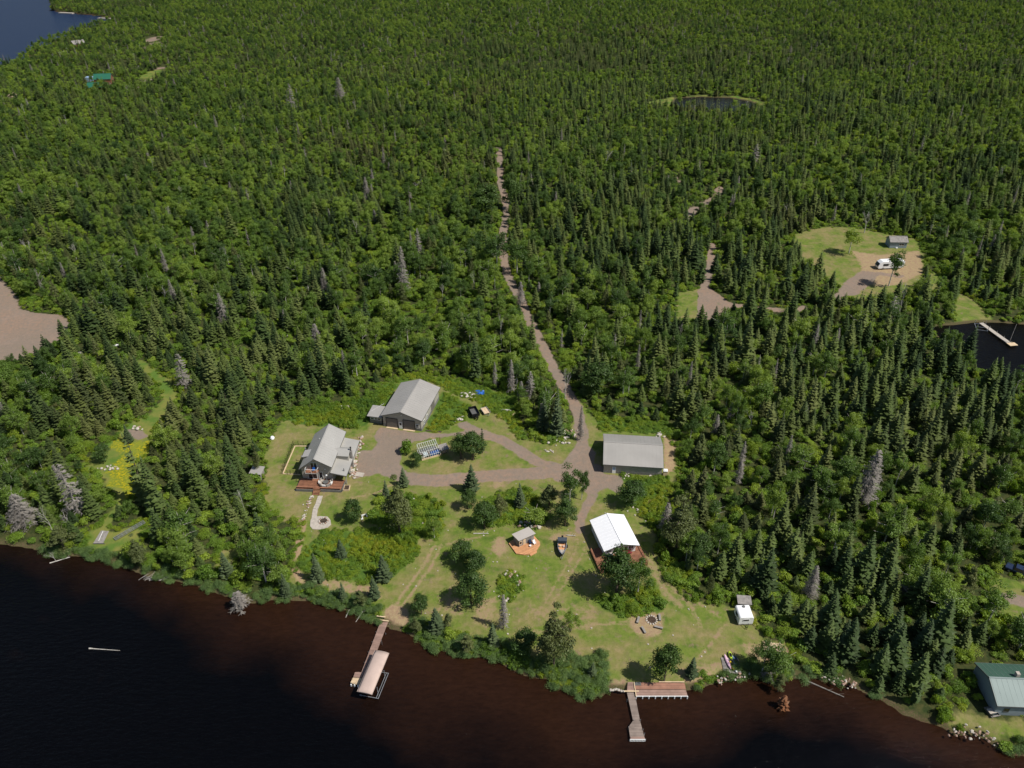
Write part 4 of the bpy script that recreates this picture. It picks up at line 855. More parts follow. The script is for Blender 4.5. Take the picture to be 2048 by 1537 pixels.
def gable(t, W, L, zl, zr, zt, xr, ov, ovf, rm, wm, z0=0.0, wx0=0.0, wx1=None, base=None, baseh=.9, th=.14, ovb=None, fascia=None):
    """gable body with its ridge along local y, front gable at y=0; eave heights are those of the roof edge"""
    wx1 = W if wx1 is None else wx1; ovb = ovf if ovb is None else ovb
    sl = (zt-zl)/(xr-(-ov)) if xr != -ov else 0; sr = (zt-zr)/(W+ov-xr)
    hl = zl+sl*(wx0+ov)-th; hr = zr+sr*(W+ov-wx1)-th
    poly = [(wx0, z0), (wx1, z0), (wx1, hr), (xr, zt-th-.02), (wx0, hl)]; m = MB(); n = len(poly)
    m.add([(x, 0, z) for x, z in poly]+[(x, L, z) for x, z in poly], [tuple(range(n)), tuple(range(n, 2*n))[::-1]]+[(i, n+i, n+(i+1) % n, (i+1) % n) for i in range(n)])
    m.build('wall', wm, t)
    MB().slab([(-ov, -ovf, zl), (xr, -ovf, zt), (xr, L+ovb, zt), (-ov, L+ovb, zl)], th).build('roof', rm, t)
    MB().slab([(xr+.004, -ovf, zt), (W+ov, -ovf, zr), (W+ov, L+ovb, zr), (xr+.004, L+ovb, zt)], th).build('roof', rm, t)
    sm = MB(); y = -ovf+.2
    while y < L+ovb-.1:                           # standing seams
        sm.beam((-ov+.02, y, zl+.012), (xr-.02, y, zt+.006), .03, .025); sm.beam((xr+.02, y, zt+.006), (W+ov-.02, y, zr+.006), .03, .025); y += .92
    sm.build('roof_seams', rm, t, kind='stuff')
    MB().beam((xr, -ovf-.01, zt+.02), (xr, L+ovb+.01, zt+.02), .30, .06).build('ridge_cap', rm, t)
    fm = fascia or M_TRIM; fa = MB()
    for y in (-ovf-.03, L+ovb+.03):
        fa.beam((-ov, y, zl-.10), (xr, y, zt-.10), .05, .22); fa.beam((xr, y, zt-.10), (W+ov, y, zr-.10), .05, .22)
    fa.beam((-ov-.03, -ovf, zl-.10), (-ov-.03, L+ovb, zl-.10), .05, .18); fa.beam((W+ov+.03, -ovf, zr-.10), (W+ov+.03, L+ovb, zr-.10), .05, .18); fa.build('fascia', fm, t)
    if base:
        b = MB(); e = .03
        b.box(wx0-e, wx1+e, -e, .01, z0-.1, z0+baseh).box(wx1-.01, wx1+e, .01, L, z0-.1, z0+baseh).box(wx0-e, wx0+.01, .01, L, z0-.1, z0+baseh); b.build('wainscot', base, t)

# the workshop with two overhead doors
t = thing('workshop', 'big taupe workshop with grey metal roof and two dark overhead doors', 'workshop', (-34.56, 170.09, 0), R(-12.6))
gable(t, 10.7, 15.6, 3.75, 3.75, 5.75, 5.35, .45, .5, M_GREYROOF, M_TAUPEV, base=M_STONEW)
for a, b in ((.95, 4.0), (5.75, 8.8)):
    d = bx('overhead_door', t, M_DOORG, a, b, -.07, .02, 0, 2.95)
    MB().box(a-.14, a, -.10, .02, 0, 3.1).box(b, b+.14, -.10, .02, 0, 3.1).box(a, b, -.10, .02, 2.95, 3.1).build('door_frame', M_BLACK, d)
    bx('door_sill', t, M_WOODL, a-.1, b+.1, -.55, -.075, -.05, .06)
d = bx('entry_door', t, M_WTRIM, 4.45, 5.35, -.09, .02, 0, 2.1); bx('pane', d, M_GLASS, 4.62, 5.18, -.105, -.08, 1.15, 1.9)
window(t, 'front', 9.25, 10.0, 1.0, 2.0, -.03, 1, hbar=True)
window(t, 'right', 1.9, 2.7, 1.0, 2.1, 10.73, 1, hbar=True); window(t, 'right', 4.3, 5.1, 1.0, 2.1, 10.73, 1, hbar=True)
bx('side_door', t, M_DOORG, 10.7, 10.76, 8.6, 11.6, .1, 3.0)
bx('gable_light', t, M_WTRIM, 5.2, 5.5, -.2, -.0, 4.35, 4.5)
t2 = thing('lean_to', 'small dark screened lean-to with flat grey roof against the left of the workshop', 'lean-to', (-34.56, 170.09, 0), R(-12.6))
bx('wall', t2, M_STONEW, -4.2, -.75, .8, 4.2, 0, 1.15); MB().box(-4.2, -.75, 1.6, 4.2, 1.15, 2.35).build('back_wall', M_TRIM, t2)
for x in (-4.2, -2.9, -2.1, -.85): bx('post', t2, M_WTRIM if x > -3 else M_TRIM, x, x+.1, .82, .92, 1.15, 2.4)
window(t2, 'front', -3.9, -1.1, 1.25, 1.7, .85, 3, M_WTRIM)
MB().slab([(-4.7, .3, 2.45), (-.55, .3, 2.5), (-.55, 4.9, 3.0), (-4.7, 4.9, 2.95)], .12).build('roof', M_GREYROOF, t2)
tp = thing('bent_pipe_mast', 'thin pale bent pipe mast behind the lean-to', 'mast', G(763, 830)); MB().tube((0, 0, 0), (0, 0, 3.2), .05).tube((0, 0, 3.2), (1.0, .3, 3.6), .04).tube((0, 0, 3.1), (-2.6, -2.2, 2.6), .02).build('pipe', M_WTRIM, tp)

# the long barn, ridge across the view
t = thing('long_barn', 'long low grey barn with grey metal roof beside the driveway junction', 'barn', (23.9, 162.5, 0), R(-95.6))
gable(t, 12.0, 14.2, 2.85, 2.85, 5.05, 6.0, .35, .25, M_GREYROOF, M_TAUPE, base=M_STONEW, baseh=.85)
d = bx('entry_door', t, M_WTRIM, 11.99, 12.09, 2.05, 2.95, 0, 2.05); bx('door_panel', d, M_SKYB, 12.085, 12.1, 2.15, 2.85, 1.0, 1.95)
bx('door_panel', d, M_WPLAS, 12.085, 12.1, 2.15, 2.85, .15, .9)
P = G(1330, 951); t = thing('utility_box', 'tan utility box with rounded white lid at the barn corner', 'box', P, R(-5))
bx('body', t, M_WOODL, -.55, .45, -.4, .5, 0, 1.55); m = MB(); m.add([(-.65+x*.0, 0, 0) for x in ()], [])
MB().prism([(-.62, -.48), (.52, -.48), (.52, .58), (-.62, .58)], 1.55, 1.72).prism([(-.45, -.3), (.35, -.3), (.35, .4), (-.45, .4)], 1.72, 1.86).build('lid', M_WPLAS, t, bevel=.08)

# the white-roofed cabin with its wrap-round deck
CZ = .65; t = thing('white_roofed_cabin', 'white cabin with dazzling white metal roof and a wall of front windows', 'cabin', (19.72, 120.4, 0), R(13.2))
gable(t, 8.1, 9.7, 3.05, 3.05, 4.3, 4.05, 0.0, 0.0, M_WHITEROOF, M_WSIDE, z0=CZ*.2, wx0=.5, wx1=7.6, ovb=.3)
for o in list(t.children):
    if o.name.startswith('wall'): o.location.y = .95; o.scale.y = 8.8/9.7
for a, b in ((1.0, 1.95), (2.55, 3.85), (4.3, 5.6), (6.0, 7.0)): window(t, 'front', a, b, CZ+1.0, CZ+1.85, .95, 2, fw=.07)
for a in (2.5, 5.0, 7.4): window(t, 'left', a, a+1.1, CZ+.9, CZ+1.8, .5, 2, fw=.07)
bx('front_step', t, M_DECKO, 2.2, 3.4, .2, .92, CZ+.02, CZ+.2)
dk = thing('cabin_deck', 'red brown stained deck wrapped round the white roofed cabin', 'deck', (19.72, 120.4, 0), R(13.2))
planks(dk, [(-1.75, -3.1), (8.9, -3.1), (8.9, .92), (-1.75, .92)], CZ, M_DECKR); planks(dk, [(-1.75, .94), (.48, .94), (.48, 3.6), (-1.75, 3.6)], CZ, M_DECKR); planks(dk, [(7.62, .94), (8.9, .94), (8.9, 3.4), (7.62, 3.4)], CZ, M_DECKR)
MB().box(-1.8, -1.72, -3.15, 3.6, .05, CZ+.02).box(-1.72, 8.95, -3.17, -3.11, .05, CZ+.02).box(8.91, 8.97, -3.1, 3.4, .05, CZ+.02).build('skirt', M_DECKR, dk)
for x, y in [(-1.7, -3.05), (.9, -3.05), (3.5, -3.05), (6.1, -3.05), (8.85, -3.05), (-1.7, -.2), (8.85, 0)]:
    bx('rail_post', dk, M_DECKR, x-.05, x+.05, y-.05, y+.05, CZ, CZ+.42)
MB().box(-1.78, 8.95, -3.11, -2.99, CZ+.42, CZ+.48).build('rail', M_DECKR, dk); MB().box(-1.78, -1.62, -2.98, 3.5, CZ+.42, CZ+.48).build('rail', M_DECKR, dk); MB().box(8.78, 8.94, -2.98, 3.3, CZ+.42, CZ+.48).build('rail', M_DECKR, dk)
def local(t, x, y, z=0): return t.matrix_basis @ Vector((x, y, z))
g_ = thing('gas_grill', 'black covered grill on the left front of the cabin deck', 'grill', local(dk, 1.4, .05, CZ), R(20))
bx('cabinet', g_, M_BLACK, -.45, .45, -.3, .3, .05, .75); MB().box(-.85, -.5, -.28, .28, .72, .78).box(.5, .85, -.28, .28, .72, .78).build('side_shelf', M_METAL, g_); MB().prism([(-.5, -.33), (.5, -.33), (.5, .33), (-.5, .33)], .8, 1.15).build('lid', M_NAVY, g_, bevel=.14)
b_ = thing('cushioned_bench', 'bench with maroon cushions under the cabin windows', 'bench', local(dk, 5.6, .45, CZ), R(13))
bx('seat', b_, M_MAROON, -.9, .9, -.35, .3, .38, .52); bx('backrest', b_, M_MAROON, -.9, .9, .3, .42, .45, .95)
for x in (-.8, .72):
    for y in (-.3, .2): bx('leg', b_, M_BLACK, x, x+.08, y, y+.08, 0, .38)

# the dark-decked house
H = thing('house', 'taupe gabled house with light grey metal roof and upstairs balcony', 'house', (-51.1, 147.45, 0), R(-3.5))
gable(H, 7.5, 13.3, 4.15, 5.15, 7.45, 3.75, .35, .75, M_GREYROOF2, M_TAUPE, z0=0, ovb=.35, th=.18)
DZ = .8
window(H, 'front', 1.55, 3.6, DZ+.05, DZ+2.05, 0, 2, M_WTRIM, 'sliding_door', fw=.08)
window(H, 'front', 4.2, 5.0, DZ+.05, DZ+2.1, 0, 1, M_WTRIM, 'sliding_door', fw=.1)
window(H, 'front', 2.45, 3.95, DZ+3.0, DZ+4.9, 0, 2, M_WTRIM, 'balcony_door', fw=.09)
bc = MB().box(1.35, 4.35, -1.45, -.02, DZ+2.82, DZ+2.98).build('balcony', M_DECKR, H)
rl = MB()
for x in (1.35, 2.82, 4.27): rl.box(x, x+.08, -1.47, -1.39, DZ+2.6, DZ+3.95)
rl.box(1.35, 4.35, -1.47, -1.39, DZ+3.87, DZ+3.95).box(1.35, 4.35, -1.47, -1.41, DZ+2.72, DZ+2.82).box(1.35, 1.43, -1.38, -.02, DZ+3.87, DZ+3.95).box(4.27, 4.35, -1.38, -.02, DZ+3.87, DZ+3.95)
rl.box(1.35, 1.43, -.1, -.02, DZ+2.98, DZ+3.87).box(4.27, 4.35, -.1, -.02, DZ+2.98, DZ+3.87); rl.build('railing', M_WTRIM, bc)
bx('wall_lamp', H, M_WTRIM, 5.75, 6.0, -.22, -.02, DZ+3.1, DZ+3.3)
MB().slab([(7.35, -1.0, 3.7), (11.25, -1.1, 2.95), (11.25, 13.1, 2.95), (7.35, 13.1, 3.7)], .16).build('porch_roof', M_GREYROOF2, H)
MB().box(7.6, 10.6, 3.2, 12.9, 0, 2.85).build('side_wing', M_TAUPE, H)
for y in (-.8, 2.9): bx('porch_post', H, M_TAUPE, 10.85, 11.05, y, y+.2, DZ*.2, 2.85)
fa = MB().beam((7.35, -1.07, 3.56), (11.25, -1.17, 2.81), .05, .2).beam((11.28, -1.1, 2.84), (11.28, 13.1, 2.84), .05, .2).build('fascia', M_TRIM, H)
# cross gable over the porch
dm = MB(); y0, y1, xr0, xr1 = 4.3, 7.9, 4.6, 10.7; ym = (y0+y1)/2
dm.add([(xr1-.2, y0+.25, 3.0), (xr1-.2, y1-.25, 3.0), (xr1-.2, y1-.25, 4.6), (xr1-.2, ym, 5.35), (xr1-.2, y0+.25, 4.6)]+[(6.5, y, z) for y, z in ((y0+.25, 3.0), (y1-.25, 3.0), (y1-.25, 4.6), (ym, 5.35), (y0+.25, 4.6))],
       [(0,1,2,3,4), (9,8,7,6,5), (0,4,9,5), (1,6,7,2), (0,5,6,1), (4,3,8,9), (3,2,7,8)])
dw = dm.build('cross_gable', M_TAUPE, H)
MB().slab([(6.2, y0, 4.75), (xr1, y0, 4.6), (xr1, ym, 5.62), (xr0, ym, 5.75)], .12).build('dormer_roof', M_GREYROOF2, dw); MB().slab([(xr0, ym+.004, 5.75), (xr1, ym+.004, 5.62), (xr1, y1, 4.6), (6.2, y1, 4.75)], .12).build('dormer_roof', M_GREYROOF2, dw)
bx('chimney', H, M_WOODG, 10.72, 11.2, 5.5, 6.1, .1, 5.3); MB().tube((10.95, 5.8, 5.3), (10.95, 5.8, 6.3), .13).tube((10.95, 5.8, 6.3), (10.95, 5.8, 6.4), .24).build('flue', M_BLACK, H)
MB().tube((10.3, .5, 2.9), (10.3, .5, 3.9), .09).build('vent_pipe', M_BLACK, H)
for x, y, z in ((6.0, 8.6, 6.15), (2.6, 8.4, 6.45)): MB().tube((x, y, z-.2), (x, y, z+.3), .07).build('vent_pipe', M_WTRIM, H)
# low shed dormer and flues on the left slope
sdm = bx('shed_dormer', H, M_TAUPE, -.35, 1.6, 3.2, 5.6, 2.6, 4.9); MB().slab([(-.6, 3.0, 4.95), (2.0, 3.0, 5.5), (2.0, 5.8, 5.5), (-.6, 5.8, 4.95)], .12).build('dormer_roof', M_GREYROOF2, sdm)
for y in (3.4, 6.6): MB().tube((-.75, y, .0), (-.75, y, 4.7), .07).tube((-.75, y, 4.7), (-.75, y, 4.95), .17).build('flue', M_METAL, H)
D = thing('house_deck', 'reddish brown cedar deck across the front of the house', 'deck', (-51.1, 147.45, 0), R(-3.5))
planks(D, [(-.55, -3.9), (10.3, -3.6), (10.4, -.02), (-.55, -.02)], DZ, M_DECKR)
MB().box(-.6, 3.7, -4.02, -3.9, -.1, DZ-.1).box(5.3, 10.3, -3.85, -3.7, -.1, DZ-.1).box(-.62, -.56, -3.9, 0, -.1, DZ-.07).box(10.42, 10.5, -3.7, 0, -.1, DZ-.07).build('skirt', M_STONEW, D)
for a, b in ((-.5, 3.65), (5.35, 10.2)):
    bn = bx('bench', D, M_DECKR, a, b, -3.85, -3.45, DZ+.38, DZ+.44)
    for x in (a+.1, (a+b)/2, b-.2): bx('leg', bn, M_DECKR, x, x+.1, -3.75, -3.55, DZ, DZ+.38)
st = thing('deck_stairs', 'red brown stairs from the house deck down to the concrete path', 'stairs', (-51.1, 147.45, 0), R(-3.5))
for i in range(5): bx('tread', st, M_DECKR, 3.75, 5.25, -4.15-i*.32, -3.86-i*.32, DZ-.2-i*.17, DZ-.13-i*.17)
MB().beam((3.72, -3.9, DZ-.15), (3.72, -5.6, -.05), .06, .22).beam((5.28, -3.9, DZ-.15), (5.28, -5.6, -.05), .06, .22).build('stringer', M_DECKR, st)
# seating round a grey fire table on the deck
ft = thing('round_fire_table', 'grey round table ringed by the curved sofa on the house deck', 'table', local(D, 6.1, -1.55, DZ)); MB().tube((0, 0, 0), (0, 0, .4), .35, .5, 14).tube((0, 0, .4), (0, 0, .48), .72, .72, 18).build('table_top', M_TRIM, ft)
sf = thing('curved_sofa', 'curved pale cushioned sofa wrapped round the deck fire table', 'sofa', local(D, 6.1, -1.55, DZ))
for i in range(7):
    a = R(150+i*38); c, s = math.cos(a), math.sin(a); q = MB(); q.box(-.42, .42, 1.0, 1.6, .05, .42).build('seat', M_CONC, sf).rotation_euler = (0, 0, a-R(90))
    q = MB(); q.box(-.40, .40, 1.5, 1.72, .42, .8).build('cushion', M_WTRIM if i % 2 else M_WOODG, sf).rotation_euler = (0, 0, a-R(90))
up = thing('patio_heater', 'slim grey patio heater standing at the deck table', 'heater', local(D, 6.15, -.75, DZ)); MB().tube((0, 0, 0), (0, 0, .1), .25, .2, 10).tube((0, 0, .1), (0, 0, 1.9), .04).tube((0, 0, 1.9), (0, 0, 2.1), .35, .1, 10).build('stand', M_METAL, up)
bl = thing('blue_balcony_chair', 'blue folding chair on the upstairs balcony', 'chair', local(H, 3.3, -.7, DZ+2.98)); bx('seat', bl, M_BLUE_T, -.3, .3, -.3, .3, .38, .45); bx('backrest', bl, M_BLUE_T, -.3, .3, .25, .32, .45, .9); MB().box(-.3, -.25, -.3, -.25, 0, .38).box(.25, .3, -.3, -.25, 0, .38).box(-.3, -.25, .25, .3, 0, .38).box(.25, .3, .25, .3, 0, .38).build('frame', M_BLACK, bl)
# woodbox by the porch
wb = thing('planter_box', 'wooden planter frame with red brown soil at the right end of the deck', 'planter', local(H, 11.35, -2.4)); MB().box(-.7, .7, -.9, -.8, 0, .5).box(-.7, .7, .8, .9, 0, .5).box(-.7, -.6, -.8, .8, 0, .5).box(.6, .7, -.8, .8, 0, .5).build('frame', M_WOODL, wb); bx('soil', wb, M_SOIL, -.6, .6, -.8, .8, 0, .4)

# concrete pieces
def pad(name, pts, z0, z1, m, label, cat, th=None):
    q = [G(x, y, z1) for x, y in pts]; c = sum(q, Vector())/len(q); o = MB().prism([(p.x-c.x, p.y-c.y) for p in q], z0, z1).build(name, m); o.location = (c.x, c.y, 0); return tag(o, label, cat)
tag(pad('concrete_apron', [(708,951),(725,954),(729,946),(712,943)], -.1, .12, M_CONC, 'pale concrete slab beside the deck planter', 'slab'))
pth = thing('concrete_path', 'pale concrete garden path from the deck stairs to the fire ring', 'path', G(632, 1010))
cl = [(641, 992), (636, 1008), (631, 1018), (629, 1030), (628, 1040)]
for i in range(len(cl)-1):
    a = G(*cl[i]); b = G(*cl[i+1]); d = (b-a); n = max(1, int(d.length/1.2)); u = d.normalized(); s_ = Vector((-u.y, u.x, 0))*.58; o_ = G(632, 1010)
    for k in range(n):
        p = a+d*(k/n)+u*.02-o_; q = a+d*((k+1)/n)-u*.02-o_; MB().prism([(v.x, v.y) for v in (p-s_, p+s_, q+s_, q-s_)], -.05, .10).build('slab', M_CONC, pth)
pad('fire_ring_patio', [(621,1040),(625,1034),(640,1032),(655,1033),(661,1040),(662,1049),(655,1055),(640,1059),(625,1058),(620,1052)], -.05, .11, M_CONC, 'round pale concrete patio under the fire ring', 'patio')
ROCKM = []
for s in range(4):
    g = random.Random(s); bm_ = MB(); n1 = 6; pts = [(0, 0, -.35)]
    for j, (zz, rr) in enumerate(((-.2, .42), (.12, .48), (.34, .30))):
        for k in range(n1): a = 6.283*(k+.5*j)/n1; q = rr*g.uniform(.72, 1.2); pts.append((q*math.cos(a), q*math.sin(a), zz*g.uniform(.8, 1.2)))
    pts.append((g.uniform(-.1, .1), g.uniform(-.1, .1), .46)); fs = [(0, 1+(k+1) % n1, 1+k) for k in range(n1)]
    for j in range(2):
        for k in range(n1): a0 = 1+j*n1+k; a1 = 1+j*n1+(k+1) % n1; b0 = a0+n1; b1 = a1+n1; fs += [(a0, a1, b0), (a1, b1, b0)]
    fs += [(13+k, 13+(k+1) % n1, 19) for k in range(n1)]; bm_.add(pts, fs)
    for mm_ in (M_ROCK, M_ROCKR):
        me = bpy.data.meshes.new('rock'); me.from_pydata(bm_.v, [], bm_.f); me.materials.append(mm_); ROCKM.append(me)
def rocks(name, label, cat, pts, spread, size, n, red=.3, seed=1):
    """a heap or row of single stones: every stone a part"""
    g = random.Random(seed); P = [G(x, y) for x, y in pts]; o = P[0].copy(); t = thing(name, label, cat, o)
    for i in range(n):
        if len(P) > 1: q = g.random()*(len(P)-1); k = min(int(q), len(P)-2); c = P[k].lerp(P[k+1], q-k)
        else: c = P[0]
        r = bpy.data.objects.new('stone', ROCKM[2*g.randrange(4)+(1 if g.random() < red else 0)]); link(r, t)
        s = size*g.uniform(.55, 1.35); r.location = (c.x-o.x+g.gauss(0, spread), c.y-o.y+g.gauss(0, spread), s*.22); r.rotation_euler = (0, 0, g.random()*6.3); r.scale = (s, s*g.uniform(.6, 1), s*g.uniform(.6, .9))
    return t
fr = thing('fire_ring', 'round stone fire ring on the pale patio below the house', 'fire ring', G(647, 1042, .11))
for i in range(14):
    a = 6.283*i/14; r = bpy.data.objects.new('stone', ROCKM[2*(i % 4)+(i % 3 == 0)]); link(r, fr); r.location = (1.0*math.cos(a), 1.0*math.sin(a), .1); r.rotation_euler = (0, 0, a); r.scale = (.5, .42, .45)
MB().tube((0, 0, 0), (0, 0, .04), .85, .85, 14).build('ash_bed', M_SOIL, fr)
for i in range(5): MB().tube((-.6, -.3+i*.15, .12), (.55, -.35+i*.2, .2), .06).build('log', M_BARK, fr)
rocks('stone_retaining_row', 'row of pale boulders along the right side of the house', 'rocks', [(722,872),(718,893),(712,915),(708,938),(705,955)], .4, .75, 70, .45, 3)
rocks('stone_border', 'line of pale stones down the lawn left of the path', 'rocks', [(624,992),(617,1008),(610,1030),(604,1045)], .22, .5, 44, .3, 4)
rocks('rock_pile', 'heap of white and pink rocks at the island by the forest road', 'rocks', [(1112,866),(1130,864),(1146,872)], 1.0, .7, 50, .35, 5)
rocks('rock_pile', 'scatter of white rocks at the lower edge of the road island', 'rocks', [(1075,876),(1100,880),(1128,882)], 1.0, .7, 30, .1, 6)
rocks('rock_pile', 'small heap of white rocks in the grass of the road island', 'rocks', [(1093,902),(1108,903)], .5, .55, 12, .1, 7)
rocks('rock_pile', 'heap of white rocks behind the sauna hut', 'rocks', [(1040,1050),(1055,1045),(1072,1056)], .7, .9, 24, .2, 8)
rocks('rock_pile', 'big heap of white boulders above the black dump trailer', 'rocks', [(932,788),(938,794)], .8, .95, 26, .0, 9)
rocks('rock_pile', 'white rocks in the weeds right of the workshop', 'rocks', [(915,838),(922,842)], .7, .9, 9, .0, 10)
rocks('rock_pile', 'white rocks in the weeds behind the house', 'rocks', [(690,816)], .8, 1.0, 6, .0, 11)
rocks('rock_pile', 'pale rocks at the upper end of the yellow flower meadow', 'rocks', [(272,856),(282,858)], .5, 1.0, 8, .2, 12)
rocks('rock_pile', 'white stones scattered across the yellow flower meadow', 'rocks', [(197,936),(218,938),(236,936)], .6, .7, 14, .0, 13)
rocks('garden_bed_edge', 'stone edging round the oval garden bed on the lower lawn', 'rocks', [(1012,1148),(1028,1144),(1040,1160),(1034,1180),(1026,1200),(1012,1202),(998,1192)], .22, .6, 38, .35, 14)
rocks('rock_outcrop', 'flat pink grey rocks at the top of the garden bed', 'rocks', [(1014,1152),(1026,1150)], .5, .9, 10, .7, 15)
rocks('shore_rocks', 'pale rocks along the bank right of the long deck', 'rocks', [(1435,1362),(1462,1356),(1500,1348)], .35, .42, 30, .5, 16)
rocks('shore_rocks', 'pale rocks at the foot of the bank below the green roofed house', 'rocks', [(1905,1466),(1950,1466),(1990,1482)], .6, .5, 40, .5, 17)
rocks('shore_rocks', 'rocks and roots at the right shore corner', 'rocks', [(1630,1352),(1690,1364),(1712,1372)], .6, .5, 34, .5, 18)
rocks('shore_rocks', 'white stone edging between the willow mass and the narrow dock', 'rocks', [(1218,1380),(1235,1380),(1250,1384)], .15, .5, 18, .0, 19)
rocks('rock_pile', 'white rocks in the weeds right of the grey barn roof', 'rocks', [(1316,870),(1322,872)], .5, .8, 8, .0, 20)
rocks('rock_pile', 'white rocks in front of the grey barn', 'rocks', [(1250,952),(1270,958),(1300,950)], .6, .6, 12, .0, 21)
rocks('rock_pile', 'white rocks among weeds below right of the barn', 'rocks', [(1262,1014),(1290,1030),(1305,1036)], .8, .6, 20, .0, 22)
g = random.Random(5); mb = MB()
for _ in range(170):
    x, y = g.uniform(560, 1560), g.uniform(930, 1370); p = G(x, y); q = np.array([p.x]); w = np.array([p.y]); mk = masks(q, w)
    if mk['yard'][0] < -1 and mk['gravel'][0] > .5: z = float(land_z(q, w, mk)[0]); s = g.uniform(.10, .24); mb.prism([(p.x+s*math.cos(a+.3)*g.uniform(.6, 1.1), p.y+s*math.sin(a+.3)*g.uniform(.6, 1.1)) for a in (0, 1.2, 2.5, 3.7, 5)], z-.05, z+s*.55)
tag(mb.build('lawn_stones', M_ROCK), 'small pale stones sprinkled over the lawn', 'stones', None, 'stuff')

# dog run
P = [G(587, 890.5), G(627, 891), G(564.5, 948), G(600, 949.5)]
fn = thing('dog_run_fence', 'black mesh fence round the grass run left of the house', 'fence', P[0])
def L_(p): return p-P[0]
def fence_run(a, b, n):
    for i in range(n+1): c = L_(a).lerp(L_(b), i/n); MB().tube((c.x, c.y, 0), (c.x, c.y, 1.45), .045).build('post', M_BLACK, fn)
    m = MB(); d = L_(b)-L_(a); k = int(d.length/.22)
    for i in range(k+1): c = L_(a)+d*(i/k); m.tube((c.x, c.y, .05), (c.x, c.y, 1.4), .010, n=3, caps=False)
    for z in (.1, .5, .95, 1.4): m.beam((L_(a).x, L_(a).y, z), (L_(b).x, L_(b).y, z), .02, .03)
    m.build('mesh', M_BLACK, fn, kind='stuff')
fence_run(P[0], P[1], 4); fence_run(P[0], P[2], 8); fence_run(G(575, 949), P[3], 4)
be = thing('run_edging', 'pale timber edging inside the dog run fence', 'edging', G(590, 894)); o = G(590, 894)
for a, b in ((G(590, 893), G(628, 893)), (G(590, 893), G(566, 948)), (G(566, 948), G(601, 950))): MB().beam(tuple((a-o)[:2])+(.1,), tuple((b-o)[:2])+(.1,), .22, .2).build('timber', M_WOODL, be)

# greenhouse of the blue tank
A0 = G(844.7, 921.5); B0 = G(881.5, 911.0); rz = math.atan2(B0.y-A0.y, B0.x-A0.x); W = (B0-A0).length
t = thing('greenhouse', 'lean-to greenhouse of white bars and glass over blue tubs', 'greenhouse', A0, rz)
DP = 3.6; zf, zb = 1.15, 2.75
MB().box(-.1, W+.1, -.05, .05, 0, .55).box(-.1, 0, .05, DP, 0, .55).box(W, W+.1, .05, DP, 0, .55).build('knee_wall', M_WOODL, t)
m = MB(); nb = 9
for i in range(nb+1):
    x = W*i/nb; m.beam((x, 0, zf), (x, DP, zb), .05, .05); m.beam((x, 0, .55), (x, 0, zf), .06, .06)
for j in range(4): f_ = j/3; m.beam((0, DP*f_, zf+(zb-zf)*f_+.03), (W, DP*f_, zf+(zb-zf)*f_+.03), .05, .05)
for x in (0, W): m.beam((x, 0, .6), (x, DP, .6), .07, .07).beam((x, DP, 0), (x, DP, zb), .08, .08).beam((x, DP/2, .6), (x, DP/2, (zf+zb)/2), .06, .06)
m.beam((0, DP, .6), (W, DP, .6), .07, .07); m.build('glazing_bars', M_WTRIM, t)
MB().slab([(0, 0, zf), (W, 0, zf), (W, DP, zb), (0, DP, zb)], .012).build('roof_glass', M_GLAZE, t)
MB().box(.02, W-.02, -.012, 0, .58, zf-.02).build('front_glass', M_GLAZE, t)
bx('floor', t, M_ROCKR, 0, W, .05, DP, .0, .06)
for nm, lab, m_, x0, x1, y0, y1, z1, bv in (('blue_tub', 'long blue lined tub inside the greenhouse, right side', M_BLUE_T, 2.6, 5.0, .5, 1.5, .9, .05), ('white_tub', 'round white tub inside the greenhouse, left side', M_WPLAS, .9, 2.0, .9, 2.0, .8, .2),
        ('potting_bench', 'dark bench along the back of the greenhouse', M_WOODG, .3, W-.4, 2.7, 3.4, .9, .02), ('wooden_crate', 'brown crate in the front left of the greenhouse', M_WOODL, .3, .9, .2, .8, .5, .02), ('dark_bin', 'dark bin between the tubs in the greenhouse', M_BLACK, 1.4, 2.1, .15, .7, .6, .05)):
    q = local(t, (x0+x1)/2, (y0+y1)/2, .06); th_ = thing(nm, lab, nm.split('_')[1], q, rz); w_, d_ = (x1-x0)/2, (y1-y0)/2
    MB().box(-w_, w_, -d_, -d_+.07, 0, z1).box(-w_, w_, d_-.07, d_, 0, z1).box(-w_, -w_+.07, -d_+.07, d_-.07, 0, z1).box(w_-.07, w_, -d_+.07, d_-.07, 0, z1).build('rim', m_, th_); bx('filling', th_, m_ if m_ is not M_BLACK else M_SOIL, -w_+.07, w_-.07, -d_+.07, d_-.07, .02, z1*.86)
gp = thing('garden_post', 'tall brown post at the back corner of the greenhouse', 'post', G(880.5, 890)); MB().tube((0, 0, 0), (0, 0, 2.6), .07).build('shaft', M_BROWNW, gp)
s_ = thing('wood_shelter', 'small grey roofed wood shelter at the right end of the greenhouse', 'shelter', G(884, 909), rz)
for x, y in ((0, 0), (1.6, 0), (0, 1.6), (1.6, 1.6)): bx('post', s_, M_WOODG, x, x+.12, y, y+.12, 0, 1.35 if y == 0 else 1.6)
MB().slab([(-.25, -.25, 1.42), (2.0, -.25, 1.42), (2.0, 2.0, 1.72), (-.25, 2.0, 1.72)], .08).build('roof', M_WOODG, s_)
for k in range(9): MB().tube((.2, .1+.02*k, .12+.12*(k % 4)), (1.5, .25+.1*k, .12+.12*(k % 4)), .07).build('log', M_WOODL if k % 2 else M_BARK, s_)

